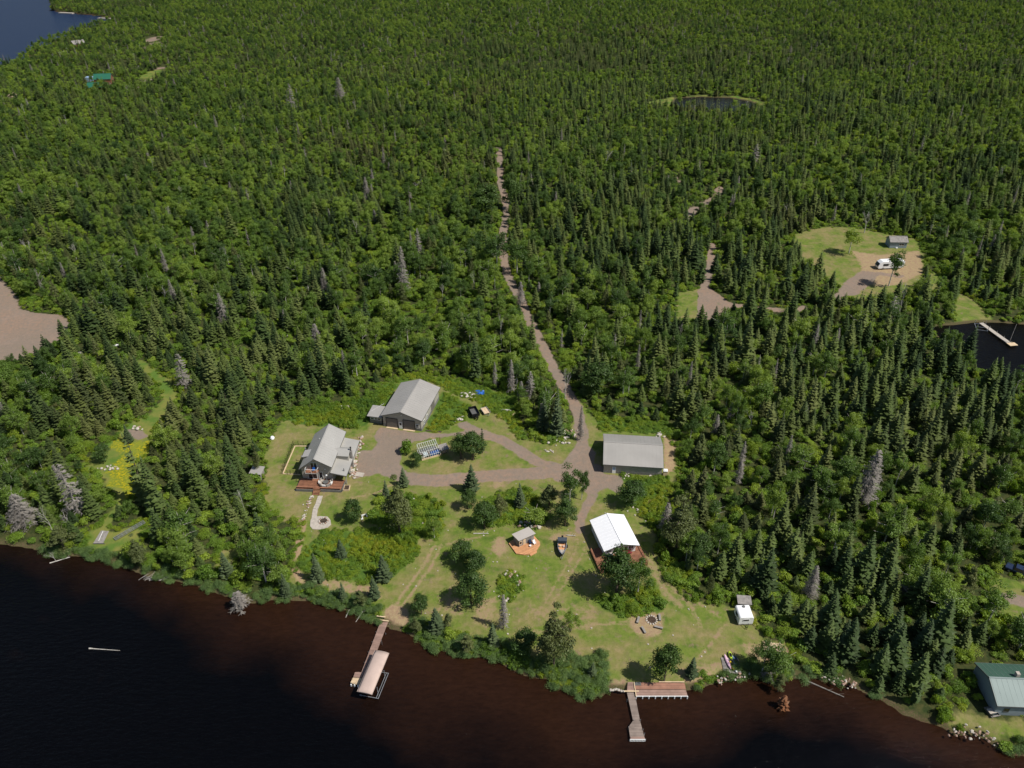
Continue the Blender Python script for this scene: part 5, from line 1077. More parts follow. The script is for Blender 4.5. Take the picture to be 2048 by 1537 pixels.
# sauna hut on its eight-sided deck
S0 = G(1037.4, 1082, 2.45); S1 = G(1071.4, 1066.7, 2.45); rz = math.atan2(S1.y-S0.y, S1.x-S0.x); W = (S1-S0).length
dk2 = thing('sauna_deck', 'new orange wooden deck with cut corners round the sauna hut', 'deck', (S0.x, S0.y, 0))
pl = [(480,722),(672,985),(870,1012),(1000,1000),(1185,915),(1285,755),(1275,690),(1120,520),(560,640)]; pl = [G(980+a/12.8, 1030+b/12.8, .3) for a, b in pl]
ra = Matrix.Rotation(-rz, 3, 'Z'); poly = [(ra @ (p-Vector((S0.x, S0.y, .3)))) for p in pl]; dk2.rotation_euler = (0, 0, rz)
planks(dk2, [(p.x, p.y) for p in poly], .3, M_DECKO); MB().prism([(p.x*.985, p.y*.985) for p in poly], -.05, .22).build('skirt', M_DECKO, dk2)
q = [ra @ (G(980+a/12.8, 1030+b/12.8, .16)-Vector((S0.x, S0.y, .16))) for a, b in ((1010,1000),(1190,920),(1200,950),(1045,1045))]; MB().prism([(p.x, p.y) for p in q], -.03, .16).build('step', M_DECKO, dk2)
su = thing('sauna_hut', 'small grey hut with sloping taupe roof on the orange deck', 'hut', (S0.x, S0.y, .3), rz)
bx('wall', su, M_WOODG, .25, W-.25, .3, 2.5, 0, 1.75)
MB().add([(.25, .3, 1.75), (W-.25, .3, 1.75), (W-.25, 2.5, 1.75), (.25, 2.5, 1.75), (.25, .3, 2.02), (W-.25, .3, 2.02)], [(0,1,5,4), (1,2,5), (0,4,3), (4,5,2,3), (0,3,2,1)]).build('upper_wall', M_WOODG, su)
MB().slab([(0, 0, 2.15), (W, 0, 2.15), (W, 2.85, 1.86), (0, 2.85, 1.86)], .1).build('roof', M_SAUNAR, su)
window(su, 'front', .42, .95, .6, 1.35, .3, 1, M_WOODL); bx('door', su, M_WOODL, 1.35, 2.0, .24, .3, .02, 1.65)
bx('corner_trim', su, M_BLACK, .22, .3, .24, .31, 0, 1.75)
def chair(x, y, rz_, m_, lab):
    c = thing('garden_chair', lab, 'chair', (x, y, .31), rz_)
    bx('seat', c, m_, -.28, .28, -.26, .24, .36, .42); MB().slab([(-.28, .20, .42), (.28, .20, .42), (.28, .42, .98), (-.28, .42, .98)], .05).build('backrest', m_, c)
    for a, b in ((-.27, -.24), (.2, -.24), (-.27, .16), (.2, .16)): bx('leg', c, m_, a, a+.07, b, b+.07, 0, .36)
    for a in (-.34, .27): bx('armrest', c, m_, a, a+.07, -.26, .26, .58, .62)
for q, m_, lab in (((1040,740), M_NAVY, 'navy garden chair on the orange sauna deck, left of the white one'), ((1140,745), M_WPLAS, 'white plastic garden chair on the orange sauna deck')):
    p = G(980+q[0]/12.8, 1030+q[1]/12.8, .3); chair(p.x, p.y, rz, m_, lab)
bt = G(1060.5, 1093, .3); bs = thing('folded_towel_stool', 'small white and blue stool before the navy garden chair', 'stool', (bt.x, bt.y, .31)); MB().tube((0, 0, 0), (0, 0, .35), .2, .25, 10).build('seat', M_WPLAS, bs)

# ---------------------------------------------------------------- vehicles, boats, docks
def wheel(t, x, y, r=.33, w=.22, axis='x'):
    d = Vector((1, 0, 0)) if axis == 'x' else Vector((0, 1, 0)); c = Vector((x, y, r)); o = MB().tube(c-d*w/2, c+d*w/2, r, r, 14).build('wheel', M_RUBBER, t); MB().tube(c-d*(w/2+.01), c+d*(w/2+.01), r*.55, r*.55, 10).build('rim', M_METAL, o)
# fishing boat on its trailer, bow toward the lake
P = G(1124, 1099); t = thing('fishing_boat', 'dark hulled fishing boat with tan floor on the lawn', 'boat', P, R(-4))
out = [(-.98, 2.3), (-1.0, .4), (-.92, -.8), (-.55, -1.9), (0, -2.7), (.55, -1.9), (.92, -.8), (1.0, .4), (.98, 2.3)]
low = [(x*.72, y*.94+.05) for x, y in out]; n = len(out); m = MB(); m.add([(x, y, .45) for x, y in low]+[(x, y, 1.15+(.12 if y < -1 else 0)) for x, y in out], [(i, (i+1) % n, n+(i+1) % n, n+i) for i in range(n)]+[tuple(range(n))[::-1]]); m.build('hull', M_BLACK, t)
inn = [(x*.86, y*.9+.08) for x, y in out]; m = MB(); m.add([(x, y, 1.16+(.12 if y < -1 else 0)) for x, y in out]+[(x, y, 1.16+(.12 if y < -1 else 0)) for x, y in inn], [(i, (i+1) % n, n+(i+1) % n, n+i) for i in range(n)]); m.build('gunwale', M_METAL, t)
MB().prism([(x*.98, y*.98) for x, y in inn], .62, .80).build('floor', M_DECKO, t); bx('seat', t, M_WOODL, -.6, -.15, -.2, .3, .8, 1.15); bx('seat', t, M_TANFAB, .15, .6, -.3, .2, .8, 1.15)
MB().prism([(-.5, -1.1), (.5, -1.1), (.3, -1.85), (0, -2.2), (-.3, -1.85)], .82, 1.1).build('bow_deck', M_CONC, t)
MB().slab([(-1.0, 1.0, 1.30), (1.0, 1.0, 1.30), (1.05, 2.35, 1.45), (-1.05, 2.35, 1.45)], .12).build('stern_cover', M_COVER, t); MB().slab([(-.95, .75, 1.3), (.95, .75, 1.3), (.95, 1.0, 1.62), (-.95, 1.0, 1.62)], .04).build('windshield', M_GLASS, t)
bx('outboard_motor', t, M_BLACK, -.22, .22, 2.3, 2.75, .6, 1.65, bevel=.06)
tr = thing('boat_trailer', 'metal trailer under the fishing boat on the lawn', 'trailer', P, R(-4)); MB().beam((-.6, 2.0, .4), (-.6, -1.2, .4), .08, .08).beam((.6, 2.0, .4), (.6, -1.2, .4), .08, .08).beam((-.6, -1.2, .4), (0, -3.3, .4), .08, .08).beam((.6, -1.2, .4), (0, -3.3, .4), .08, .08).beam((-1.1, .8, .35), (1.1, .8, .35), .08, .08).build('frame', M_METAL, tr); wheel(tr, -1.15, .8); wheel(tr, 1.15, .8)
# black dump trailer and tan utility trailer
P = G(948, 829); t = thing('dump_trailer', 'black high sided dump trailer above the driveway', 'trailer', P, R(20))
MB().box(-1.1, 1.1, -1.9, 1.9, .6, .68).box(-1.1, -1.02, -1.9, 1.9, .68, 1.5).box(1.02, 1.1, -1.9, 1.9, .68, 1.5).box(-1.02, 1.02, 1.82, 1.9, .68, 1.5).box(-1.02, 1.02, -1.9, -1.82, .68, 1.5).build('bed', M_BLACK, t)
bx('bed_floor', t, M_TRIM, -1.0, 1.0, -1.8, 1.8, .69, .74); MB().beam((-.8, -1.9, .5), (0, -3.3, .5), .12, .12).beam((.8, -1.9, .5), (0, -3.3, .5), .12, .12).box(-.25, .25, -2.6, -2.1, .55, 1.0).build('hitch', M_BLACK, t)
for y in (-.45, .45): wheel(t, -1.25, y, .36); wheel(t, 1.25, y, .36)
for y in (-1.2, 0, 1.2): MB().box(-1.16, -1.1, y, y+.08, .6, 1.5).box(1.1, 1.16, y, y+.08, .6, 1.5).build('stake', M_BLACK, t)
P = G(971, 825); t = thing('utility_trailer', 'low tan wooden bed utility trailer beside the black dump trailer', 'trailer', P, R(24)); planks(t, [(-.85, -1.3), (.85, -1.3), (.85, 1.4), (-.85, 1.4)], .62, M_WOODL, 'y', .2, .02, .06, 'bed_boards')
MB().box(-.95, -.87, -1.35, 1.45, .5, .85).box(.87, .95, -1.35, 1.45, .5, .85).box(-.87, .87, 1.4, 1.46, .5, .85).beam((-.7, -1.3, .5), (0, -2.4, .5), .08, .08).beam((.7, -1.3, .5), (0, -2.4, .5), .08, .08).build('frame', M_METAL, t); wheel(t, -1.05, 0, .3); wheel(t, 1.05, 0, .3)
tb = thing('blue_tarp_pile', 'brush pile with a crumpled blue tarp above the trailers', 'tarp', G(958, 788))
m = MB(); g = random.Random(3); vs = [(x*.5-1+g.uniform(-.1, .1), y*.45-.8, g.uniform(.15, .75)) for y in range(5) for x in range(6)]; m.add(vs, [(y*6+x, y*6+x+1, y*6+x+7, y*6+x+6) for y in range(4) for x in range(5)]); m.build('tarp', M_BLUE_T, tb)
for i in range(16): a = g.random()*6.3; MB().tube((-1.2+g.uniform(-1, 1), g.uniform(-.7, .9), .1), (-1.2+1.2*math.cos(a), 1.2*math.sin(a), .5), .04, .02, 4).build('branch', M_DEAD, tb)
# camper and the little grey shed behind it
P = G(1490, 1250); t = thing('camper', 'small white camper trailer with roof vent at the forest edge', 'camper', P, R(2))
prof = [(-1.45, .35), (1.45, .35), (1.45, 2.05), (1.2, 2.3), (-1.2, 2.3), (-1.45, 2.05)]; n = len(prof); L0, L1 = -.1, 3.1
MB().add([(x, L0, z) for x, z in prof]+[(x, L1, z) for x, z in prof], [tuple(range(n)), tuple(range(n, 2*n))[::-1]]+[(i, n+i, n+(i+1) % n, (i+1) % n) for i in range(n)]).build('body', M_WPLAS, t, bevel=.08)
MB().tube((.1, 2.6, 2.29), (.1, 2.6, 2.45), .28, .28, 12).build('roof_vent', M_TRIM, t); window(t, 'left', 1.0, 2.0, 1.3, 1.9, -1.45, 1, M_TRIM, fw=.04); window(t, 'front', -.6, .5, 1.3, 1.8, -.1, 1, M_WTRIM, fw=.05)
MB().beam((-.6, -.1, .5), (0, -1.2, .5), .08, .08).beam((.6, -.1, .5), (0, -1.2, .5), .08, .08).beam((0, -1.1, 0), (0, -1.1, .8), .07, .07).build('hitch', M_BLACK, t); wheel(t, -1.4, 1.5, .34); wheel(t, 1.4, 1.5, .34); bx('skirt', t, M_CONC, -1.35, 1.35, -.05, 3.0, .15, .35)
P = G(1487, 1219); t = thing('grey_shed', 'low grey flat roofed shed tucked behind the white camper', 'shed', P, R(-6)); bx('wall', t, M_WOODG, -1.2, 1.2, 0, 1.8, 0, 1.7); MB().slab([(-1.4, -.2, 1.75), (1.4, -.2, 1.75), (1.4, 2.0, 1.95), (-1.4, 2.0, 1.95)], .1).build('roof', M_WOODG, t)
# cream sheets lying at the forest edge
P = G(1547, 1300); t = thing('lumber_platform', 'pale cream board platform at the shaded forest edge by the shore', 'platform', P, R(-14)); planks(t, [(-2.0, -1.3), (1.6, -1.3), (1.6, 1.5), (-2.0, 1.5)], .35, M_WOODL, 'x', .3, .02); MB().box(-1.9, 1.5, -1.2, -1.1, 0, .28).box(-1.9, 1.5, 1.3, 1.4, 0, .28).build('joist', M_WOODL, t)
# kayaks and boards on a little landing
P = G(1463, 1336); t = thing('boat_landing', 'small grey brown board landing under the kayaks', 'platform', (P.x, P.y, 0), R(-3)); planks(t, [(-1.6, -1.2), (1.6, -1.2), (1.6, 2.2), (-1.6, 2.2)], .12, M_WOODG)
def kayak(px, py, rz, L, w, m_, name, lab, cock=True):
    P = G(px, py, .2); k = thing(name, lab, 'kayak' if 'kayak' in name else 'board', (P.x, P.y, .14), rz); N = 12; rings = []; V = []; F = []
    for i in range(N+1):
        q = i/N*2-1; ww = w/2*(1-abs(q)**2.4)**.6+.015; hh = .16*(1-abs(q)**3)+.05; lift = .10*abs(q)**3; n = 8
        V += [(ww*math.cos(6.283*j/n), L/2*q, .18+lift+hh*math.sin(6.283*j/n)) for j in range(n)]
    for i in range(N):
        for j in range(8): a = i*8+j; b = i*8+(j+1) % 8; F.append((a, b, b+8, a+8))
    F += [tuple(range(8))[::-1], tuple(range(N*8, N*8+8))]; MB().add(V, F).build('hull', m_, k, smooth_=True)
    if cock: MB().prism([(.22*math.cos(a), .5*math.sin(a)) for a in np.linspace(0, 6.283, 13)[:-1]], .37, .40).build('cockpit', M_BLACK, k)
kayak(1455, 1324, R(8), 3.4, .62, M_PINK, 'paddle_board', 'pale pink board lying at the left of the kayaks', False)
kayak(1461, 1312, R(2), 2.0, .7, M_LIME, 'kayak', 'lime green kayak between the pink board and the blue one'); kayak(1464, 1332, R(10), 2.2, .62, M_YELL, 'kayak', 'yellow kayak nearest the water beside the pink board')
kayak(1469, 1324, R(6), 2.6, .6, M_SKYB, 'kayak', 'pale blue kayak second from the right'); kayak(1474, 1325, R(3), 3.0, .62, M_NAVY, 'kayak', 'dark blue kayak at the right end of the row'); kayak(1470, 1339, R(12), 1.6, .5, M_WPLAS, 'kayak', 'short white kayak at the foot of the row')

DKZ = -.25
def dock_poly(t, O, rz, pts, z, m, along, w=.16):
    ra = Matrix.Rotation(-rz, 3, 'Z'); q = [ra @ (G(x, y, z)-O) for x, y in pts]; planks(t, [(p.x, p.y) for p in q], z-O.z, m, along, w); return [(p.x, p.y) for p in q]
# left dock: walkway, end platform
A_, B_ = G(768.5, 1243.5, DKZ), G(730, 1345, DKZ); rz = math.atan2(B_.y-A_.y, B_.x-A_.x); O = G(768.5, 1243.5, 0); O.z = 0
t = thing('dock', 'long pink brown plank dock ending in a pale square platform', 'dock', O, rz)
walk = dock_poly(t, O, rz, [(761,1243),(776,1244.5),(737.5,1345),(722.6,1344.5)], DKZ, M_DECKP, 'y')
dock_poly(t, O, rz, [(710.3,1343.5),(738,1345.5),(733,1357),(706.5,1354)], DKZ-.004, M_DECKP, 'y'); pe = dock_poly(t, O, rz, [(706.3,1354.4),(733,1357.5),(726,1372),(700.5,1366)], DKZ-.004, M_WOODL, 'y')
for k in range(6): q = k/5*(B_-A_).length; MB().tube((q, .98, -2.4), (q, .98, DKZ+(.7 if k in (2, 4, 5) else 0)), .04).tube((q, -.98, -2.4), (q, -.98, DKZ), .04).build('pile', M_METAL, t)
for k in range(4): q = pe[2][0]*(.4+.2*k)+pe[3][0]*(.6-.2*k); w_ = pe[2][1]*(.1+.26*k)+pe[3][1]*(.9-.26*k); bx('bumper', t, M_WTRIM, pe[2][0]-.05, pe[2][0]+.12, w_-.12, w_+.12, DKZ-.5, DKZ+.02)
for px, py in ((763, 1233), (769.5, 1241)): q = Matrix.Rotation(-rz, 3, 'Z') @ (G(px, py, 0)-O); bx('cross_board', t, M_WOODL, q.x-.12, q.x+.12, q.y-1.0, q.y+.8, -.1, .03)
# boat lift with canopy
c4 = [G(x, y, 1.7) for x, y in ((754,1299),(781,1306.5),(748.6,1388.5),(717,1382))]; cx = sum(c4, Vector())/4; ax = ((c4[0]+c4[1])/2-(c4[2]+c4[3])/2); Lc = ax.length; rz = math.atan2(ax.y, ax.x)-R(90); Wc = ((c4[1]-c4[0]).length+(c4[2]-c4[3]).length)/2*.97
t = thing('boat_lift', 'metal boat lift under a tan rounded canopy beside the left dock', 'boat lift', (cx.x-.35, cx.y, 0), rz)
V = []; F = []; N = 10; M = 8
for i in range(N+1):
    q = i/N*2-1; y = q*Lc/2; e = 1-.05*abs(q)**8
    for j in range(M+1):
        s = j/M*2-1; V.append((s*Wc/2*e, y, 1.62+.34*(1-abs(s)**2.3)*(1-.35*abs(q)**9)))
base = len(V)
for j in range(M+1): s = j/M*2-1; V.append((s*Wc/2, -Lc/2-.01, 1.45))
for i in range(N):
    for j in range(M): a = i*(M+1)+j; F.append((a, a+1, a+M+2, a+M+1))
F += [(base+j, base+j+1, j+1, j) for j in range(M)]
cnp = MB().add(V, F).build('canopy', M_TANFAB, t, smooth_=True); so = cnp.modifiers.new('thickness', 'SOLIDIFY'); so.thickness = .05
for i in range(N): pass
MB().box(-Wc/2-.02, -Wc/2+.04, -Lc/2, Lc/2, 1.42, 1.62).box(Wc/2-.04, Wc/2+.02, -Lc/2, Lc/2, 1.42, 1.62).build('valance', M_TANFAB, t)
for x in (-Wc/2+.1, Wc/2+.35):
    for y in (-Lc*.32, Lc*.08): MB().tube((x, y, -2.3), (x, y, 1.5), .06).build('post', M_METAL, t)
MB().beam((Wc/2+.35, -Lc*.42, -.35), (Wc/2+.35, Lc*.18, -.35), .1, .12).beam((Wc/2+.75, -Lc*.42, -.35), (Wc/2+.75, Lc*.18, -.35), .1, .12).beam((-Wc/2, -Lc*.42, -.4), (Wc/2+.8, -Lc*.42, -.4), .1, .12).beam((-Wc/2, Lc*.18, -.4), (Wc/2+.8, Lc*.18, -.4), .1, .12).build('cradle', M_METAL, t)
# right dock and the long shore deck
A_ = G(1261, 1366, 0); O = Vector((A_.x, A_.y, 0)); rz = 0.0
t = thing('dock', 'grey brown dock that widens at a white ended platform', 'dock', O, 0)
dock_poly(t, O, 0, [(1253.8,1384),(1268.8,1384),(1280,1441),(1266,1441)], DKZ, M_DOCK, 'x'); p1 = dock_poly(t, O, 0, [(1266,1441.3),(1280,1441.3),(1285,1460),(1257.5,1453.5)], DKZ, M_DOCK, 'x')
dock_poly(t, O, 0, [(1257.5,1454),(1285.2,1460),(1288.5,1473),(1260,1473)], DKZ, M_DOCK, 'x'); p2 = dock_poly(t, O, 0, [(1260.1,1473.3),(1288.6,1473.3),(1290,1478),(1261,1478)], DKZ, M_DECKP, 'x')
dock_poly(t, O, 0, [(1255.6,1364),(1266,1364),(1268.6,1383),(1253.9,1383)], .02, M_DECKP, 'x')
ye = min(p[1] for p in p2); x0 = min(p[0] for p in p2); x1 = max(p[0] for p in p2)
MB().box(x0-.08, x1+.08, ye-.14, ye-.02, DKZ-.14, DKZ+.03).box(x0-.08, x1+.08, ye-.14, ye-.02, DKZ-.52, DKZ-.40).build('end_beam', M_WTRIM, t)
for k in range(6): x = x0+(x1-x0)*k/5; bx('end_block', t, M_WTRIM, x-.1, x+.1, ye-.139, ye-.021, DKZ-.40, DKZ-.14)
for px, py in ((1268,1441),(1281,1441),(1257,1455),(1286,1460),(1262,1475),(1289,1468),(1254,1400),(1272,1400)): q = G(px, py, DKZ)-O; MB().tube((q.x, q.y, -2.4), (q.x, q.y, .05), .045).build('pile', M_METAL, t)
bx('cross_board', t, M_WOODL, -1.6, 1.3, -1.85, -1.6, -.02, .06)
LD = thing('shore_deck', 'long red brown deck set along the bank beside the right dock', 'deck', O, 0)
dock_poly(LD, O, 0, [(1269,1364.5),(1369,1365),(1371.5,1378),(1270.5,1378)], .02, M_DECKB, 'x'); dock_poly(LD, O, 0, [(1270.7,1379),(1371.7,1379),(1375,1391.5),(1272.6,1391.5)], -.14, M_DECKP, 'x')
a = G(1272.6, 1391.5, -.14)-O; b = G(1375, 1391.5, -.14)-O; MB().box(a.x-.05, b.x+.05, a.y-.12, a.y-.01, -.30, -.12).build('front_beam', M_WTRIM, LD)
for k in range(9): x = a.x+(b.x-a.x)*k/8; bx('support_post', LD, M_WTRIM, x-.09, x+.09, a.y-.20, a.y-.02, -1.9, -.14)
c_ = G(1268, 1364, .1)-O; d_ = G(1272.5, 1392, .1)-O; MB().beam((c_.x, c_.y, .08), (d_.x, d_.y, -.02), .14, .12).build('edge_board', M_YELL if False else M_WOODL, LD)
c_ = G(1318, 1364.5, .1)-O; d_ = G(1369, 1364.8, .1)-O; MB().beam((c_.x, c_.y+.1, .1), (d_.x, d_.y+.1, .1), .16, .14).build('edge_board', M_WOODL, LD)
q = G(1275, 1367.5, .05); dm_ = thing('door_mat', 'dark square mat on the corner of the long shore deck', 'mat', (q.x, q.y, .03)); MB().box(-.65, .65, -.35, .35, 0, .03).build('mat', M_TRIM, dm_)
# second fire ring with log benches
fr2 = thing('fire_ring', 'stone fire ring on the straw coloured patch near the shore', 'fire ring', G(1303, 1240))
for i in range(13): a = 6.283*i/13; r = bpy.data.objects.new('stone', ROCKM[2*(i % 4)]); link(r, fr2); r.location = (1.05*math.cos(a), 1.05*math.sin(a), .08); r.rotation_euler = (0, 0, a); r.scale = (.5, .4, .4)
MB().tube((0, 0, 0), (0, 0, .05), .9, .9, 14).build('ash_bed', M_SOIL, fr2)
for px, py, rz_, lab in ((1276,1242,1.2,'upper left'),(1287,1262,1.9,'lower left'),(1319,1237,1.5,'upper right'),(1317,1257,-.3,'lower right')):
    b_ = thing('log_bench', f'grey plank bench at the {lab} of the shore fire ring', 'bench', G(px, py), rz_); bx('seat', b_, M_WOODG, -.8, .8, -.2, .2, .38, .48); bx('leg', b_, M_BARK, -.7, -.4, -.18, .18, 0, .38); bx('leg', b_, M_BARK, .4, .7, -.18, .18, 0, .38)
# white log frame on the house lawn, logs lying about
w_ = thing('white_bench_frame', 'white timber bench frame lying on the lawn beside the olive cedar', 'frame', G(737, 1032), R(22)); MB().box(-1.6, 1.6, .3, .5, .2, .45).box(-1.6, -1.4, -.7, .3, .2, .4).box(-.5, -.3, -.5, .3, .2, .4).box(.6, .8, -.5, .3, .2, .4).box(-1.9, -1.4, -.9, -.7, .2, .45).build('timber', M_WTRIM, w_)
for px, py, l, rz_, m_, lab in ((962,1068,3.4,-.02,M_DEADW,'bleached log lying on the lawn left of the sauna hut'),(1142,1072,2.0,-.15,M_DEADW,'short bleached log on the lawn right of the fishing boat'),(790,1072,3.4,-.15,M_DEADW,'pale log at the foot of the olive cedar'),(1029,1300,2.4,.9,M_DEADW,'pale fallen branch on the bank below the grey dead spruce'),
        (933,1290,2.2,1.1,M_DEADW,'bleached branch on the bank at the foot of the shore cedar'),(1650,1372,7.0,-.55,M_DEAD,'long grey log running into the water at the right shore'),(575,668,3.5,1.8,M_DEADW,'fallen pale trunk in the left middle forest'),(1840,735,5.5,.8,M_DEADW,'pale leaning trunk at the edge of the black bay'),(118,1116,4.0,.45,M_DEADW,'bleached log lying in the water at the left shore')):
    p = G(px, py, 0); z = .15 if py < 1340 else -.7; z = -.65 if px == 118 else z; o = thing('fallen_log', lab, 'log', (p.x, p.y, z), rz_); b = MB().tube((-l/2, 0, 0), (l/2, 0, .05), .13, .08, 7); 
    for k in range(3): b.tube((l*(.1+.12*k), 0, 0), (l*(.2+.14*k), .5*(-1)**k, .35), .035, .015, 4)
    b.build('trunk', m_, o)
P = G(208, 1299, WL); o = thing('floating_log', 'pale log floating in the dark water at the left', 'log', P, -.08); MB().tube((-3.0, 0, .02), (3.2, 0, .02), .10, .04, 8).tube((-3.0, 0, .02), (-2.3, 0, .05), .16, .12, 8).build('trunk', M_DEADW, o)
P = G(715, 1232, WL); o = thing('driftwood', 'bleached driftwood frame standing in the shallows left of the dock', 'driftwood', P)
for a, b in (((-1.9, 1.0, .4), (-2.3, -.4, 0)), ((1.3, 1.2, .7), (-.1, -1.5, 0)), ((1.6, 1.1, .6), (.9, -.8, 0)), ((2.1, 1.3, .6), (1.1, .2, .1)), ((2.3, .9, .5), (1.2, 1.4, .5)), ((-1.9, 1.1, .45), (1.3, 1.3, .6)), ((1.0, .6, .5), (2.0, 1.6, .3))): MB().tube(a, b, .09, .05, 6).build('branch', M_DEADW, o)
P = G(300, 1158, WL); o = thing('driftwood_branches', 'tangle of bleached branches in the water at the left corner', 'driftwood', P); g = random.Random(8)
for i in range(22): a = g.uniform(-.6, 1.2); x = g.uniform(-3, 3); MB().tube((x, g.uniform(-.6, .6), .0), (x+2.0*math.cos(a), .8*math.sin(a)+.5, g.uniform(.3, 1.1)), .05, .015, 4).build('branch', M_DEADW, o)
P = G(1530, 1362, WL); o = thing('root_tangle', 'grey dead roots and branches hanging over the water by the kayaks', 'driftwood', P)
for i in range(30): a = g.uniform(3.4, 6.0); MB().tube((g.uniform(-1.5, 2), 1.2, 1.0), (1.2+2.2*math.cos(a), 1.4*math.sin(a)+.6, g.uniform(0, .6)), .05, .012, 4).build('branch', M_DEAD, o)
# left shore: grey board ramp, metal roller ramp
t = thing('board_ramp', 'weathered grey board ramp with a white pole on the left shore', 'ramp', (0, 0, 0)); 
pts = [G(x, y, z) for x, y, z in ((186,1087,.15),(206,1087,.15),(218,1062,.5),(202,1061,.5))]; o = pts[0]; t.location = o
for k in range(12):
    f0, f1 = k/12, (k+.9)/12; q = [pts[0].lerp(pts[1], f0)-o, pts[0].lerp(pts[1], f1)-o, pts[3].lerp(pts[2], f1)-o, pts[3].lerp(pts[2], f0)-o]; MB().slab(q, .06).build('board', M_WOODG, t)
MB().tube(G(197, 1082, .5)-o, G(206, 1062, .8)-o, .06).build('pole', M_WTRIM, t); bx('ramp_edge', t, M_TRIM, 0, 2.6, -.08, 0, -.1, .1)
a, b = G(230, 1080), G(290, 1048); t = thing('roller_ramp', 'long galvanised roller ramp on the left shore', 'ramp', a); d = b-a; u = d.normalized(); s_ = Vector((-u.y, u.x, 0))*.55; m = MB()
for k in (-1, -.3, .3, 1): p = s_*k; m.beam((p.x, p.y, .35), ((d+p).x, (d+p).y, .75), .07, .1)
m.build('rail', M_METAL, t)
for k in range(9): c = d*(k/8); z = .35+.05*k; MB().tube((c-s_)+Vector((0, 0, z)), (c+s_)+Vector((0, 0, z)), .05).build('roller', M_METAL, t)
MB().tube((.1, 0, 0), (.1, 0, .4), .05).tube((d.x*.9, d.y*.9, 0), (d.x*.9, d.y*.9, .7), .05).build('leg', M_METAL, t)
# hut on the house's left side seen through the trees, other roofs
def hut(name, lab, cat, px, py, rz, W, L, h, hr, rm, wm, wins=()):
    t = thing(name, lab, cat, G(px, py), rz); gable(t, W, L, h, h, hr, W/2, .3, .3, rm, wm)
    for f, a, b, z0, z1, pos in wins: window(t, f, a, b, z0, z1, pos)
    return t
t = thing('tool_hut', 'small grey lean-to roofed hut half hidden left of the house', 'hut', G(503, 958), R(-10)); bx('wall', t, M_WOODG, 0, 2.6, 0, 2, 0, 1.9); MB().slab([(-.2, -.3, 2.0), (2.9, -.3, 2.0), (2.9, 2.3, 2.5), (-.2, 2.3, 2.5)], .1).build('roof', M_GREYROOF, t)
t = hut('green_roofed_house', 'blue grey house with pale and dark green metal roof at the lower right', 'house', 1975, 1398, R(-93), 8.4, 15, 2.9, 4.7, M_FG2, M_BLUEGREY)
for o in [o for o in t.children if o.name.startswith('roof')][:1]: pass
rf = [o for o in t.children if o.name.startswith('roof') and not o.name.startswith('roof_')]; rf[0].data.materials[0] = M_FOREST_GREEN
t.location = G(1944, 1348); 
ch = bx('chimney', t, M_CONC, 3.1, 3.8, 4.6, 5.2, 3.2, 5.3); sv = MB().tube((5.6, 8.6, 3.8), (5.6, 8.6, 4.7), .14).tube((5.6, 8.6, 4.7), (5.6, 8.6, 4.85), .26).build('flue', M_METAL, t)
window(t, 'right', 1.4, 2.2, 1.0, 1.9, 8.4, 1, M_TRIM); window(t, 'right', 7.6, 9.2, 1.2, 2.0, 8.4, 2, M_WTRIM)
gd = G(1983, 1426); tb_ = thing('picnic_table', 'small grey table and chairs set before the green roofed house', 'table', gd, .2); bx('table_top', tb_, M_CONC, -.9, .9, -.5, .5, .68, .75); bx('bench', tb_, M_WOODG, -.9, .9, -1.0, -.75, .4, .46); bx('bench', tb_, M_WOODG, -.9, .9, .75, 1.0, .4, .46); MB().box(-.7, -.6, -.9, .9, 0, .68).box(.6, .7, -.9, .9, 0, .68).build('leg', M_TRIM, tb_)
t = hut('clearing_shed', 'small grey shed with taupe roof in the far right clearing', 'shed', 1770, 500, R(-92), 4.6, 6.6, 2.6, 4.2, M_WOODG, M_BLUEGREY, [('right', 3.6, 5.4, 1.1, 1.9, 4.6)]); t.location = G(1770, 487); t.children
bx('step', t, M_WTRIM, 4.65, 5.2, 2.4, 3.1, 0, .4)
t = hut('hidden_hut', 'small weathered grey roofed hut hidden in the woods at the right', 'hut', 1824, 1215, R(14), 3.6, 4.0, 2.3, 3.2, M_WOODG, M_WOODG)
t = hut('lake_house', 'grey brown roofed house near the far blue lake', 'house', 143, 97, R(-40), 7, 10, 4, 6.5, M_WOODG, M_BROWNW)
t = hut('teal_roofed_house', 'brown log house with teal green roof far at the upper left, lower wing', 'house', 185, 182, R(-85), 8, 11, 4, 6.5, M_TEAL, M_BROWNW, [('right', 4, 7, 1.2, 2.6, 8)]); 
t = hut('teal_roofed_house', 'taller teal roofed brown log wing at the upper left, behind the lower one', 'house', 198, 172, R(-80), 8, 11, 6, 9, M_TEAL, M_BROWNW, [('right', 6, 8.5, 1.2, 2.6, 8)])
t = hut('far_tan_shed', 'pale tan roofed shed at the far left edge', 'shed', 20, 207, R(30), 5, 7, 4, 6, M_WOODL, M_WOODL)
bt_ = thing('blue_far_shed', 'pale blue shed beside the teal roofed houses', 'shed', G(172, 170), 0); bx('body', bt_, M_SKYB, 0, 6, 0, 5, 0, 5)
for px, py, lab in ((133, 27, 'pale dock on the far lake, left one'), (212, 38, 'pale dock at the tip of the far lake shore, right one')):
    q = thing('far_dock', lab, 'dock', G(px, py, WL), R(-15)); bx('deck', q, M_CONC, -9, 9, -2, 2, -.5, .9)
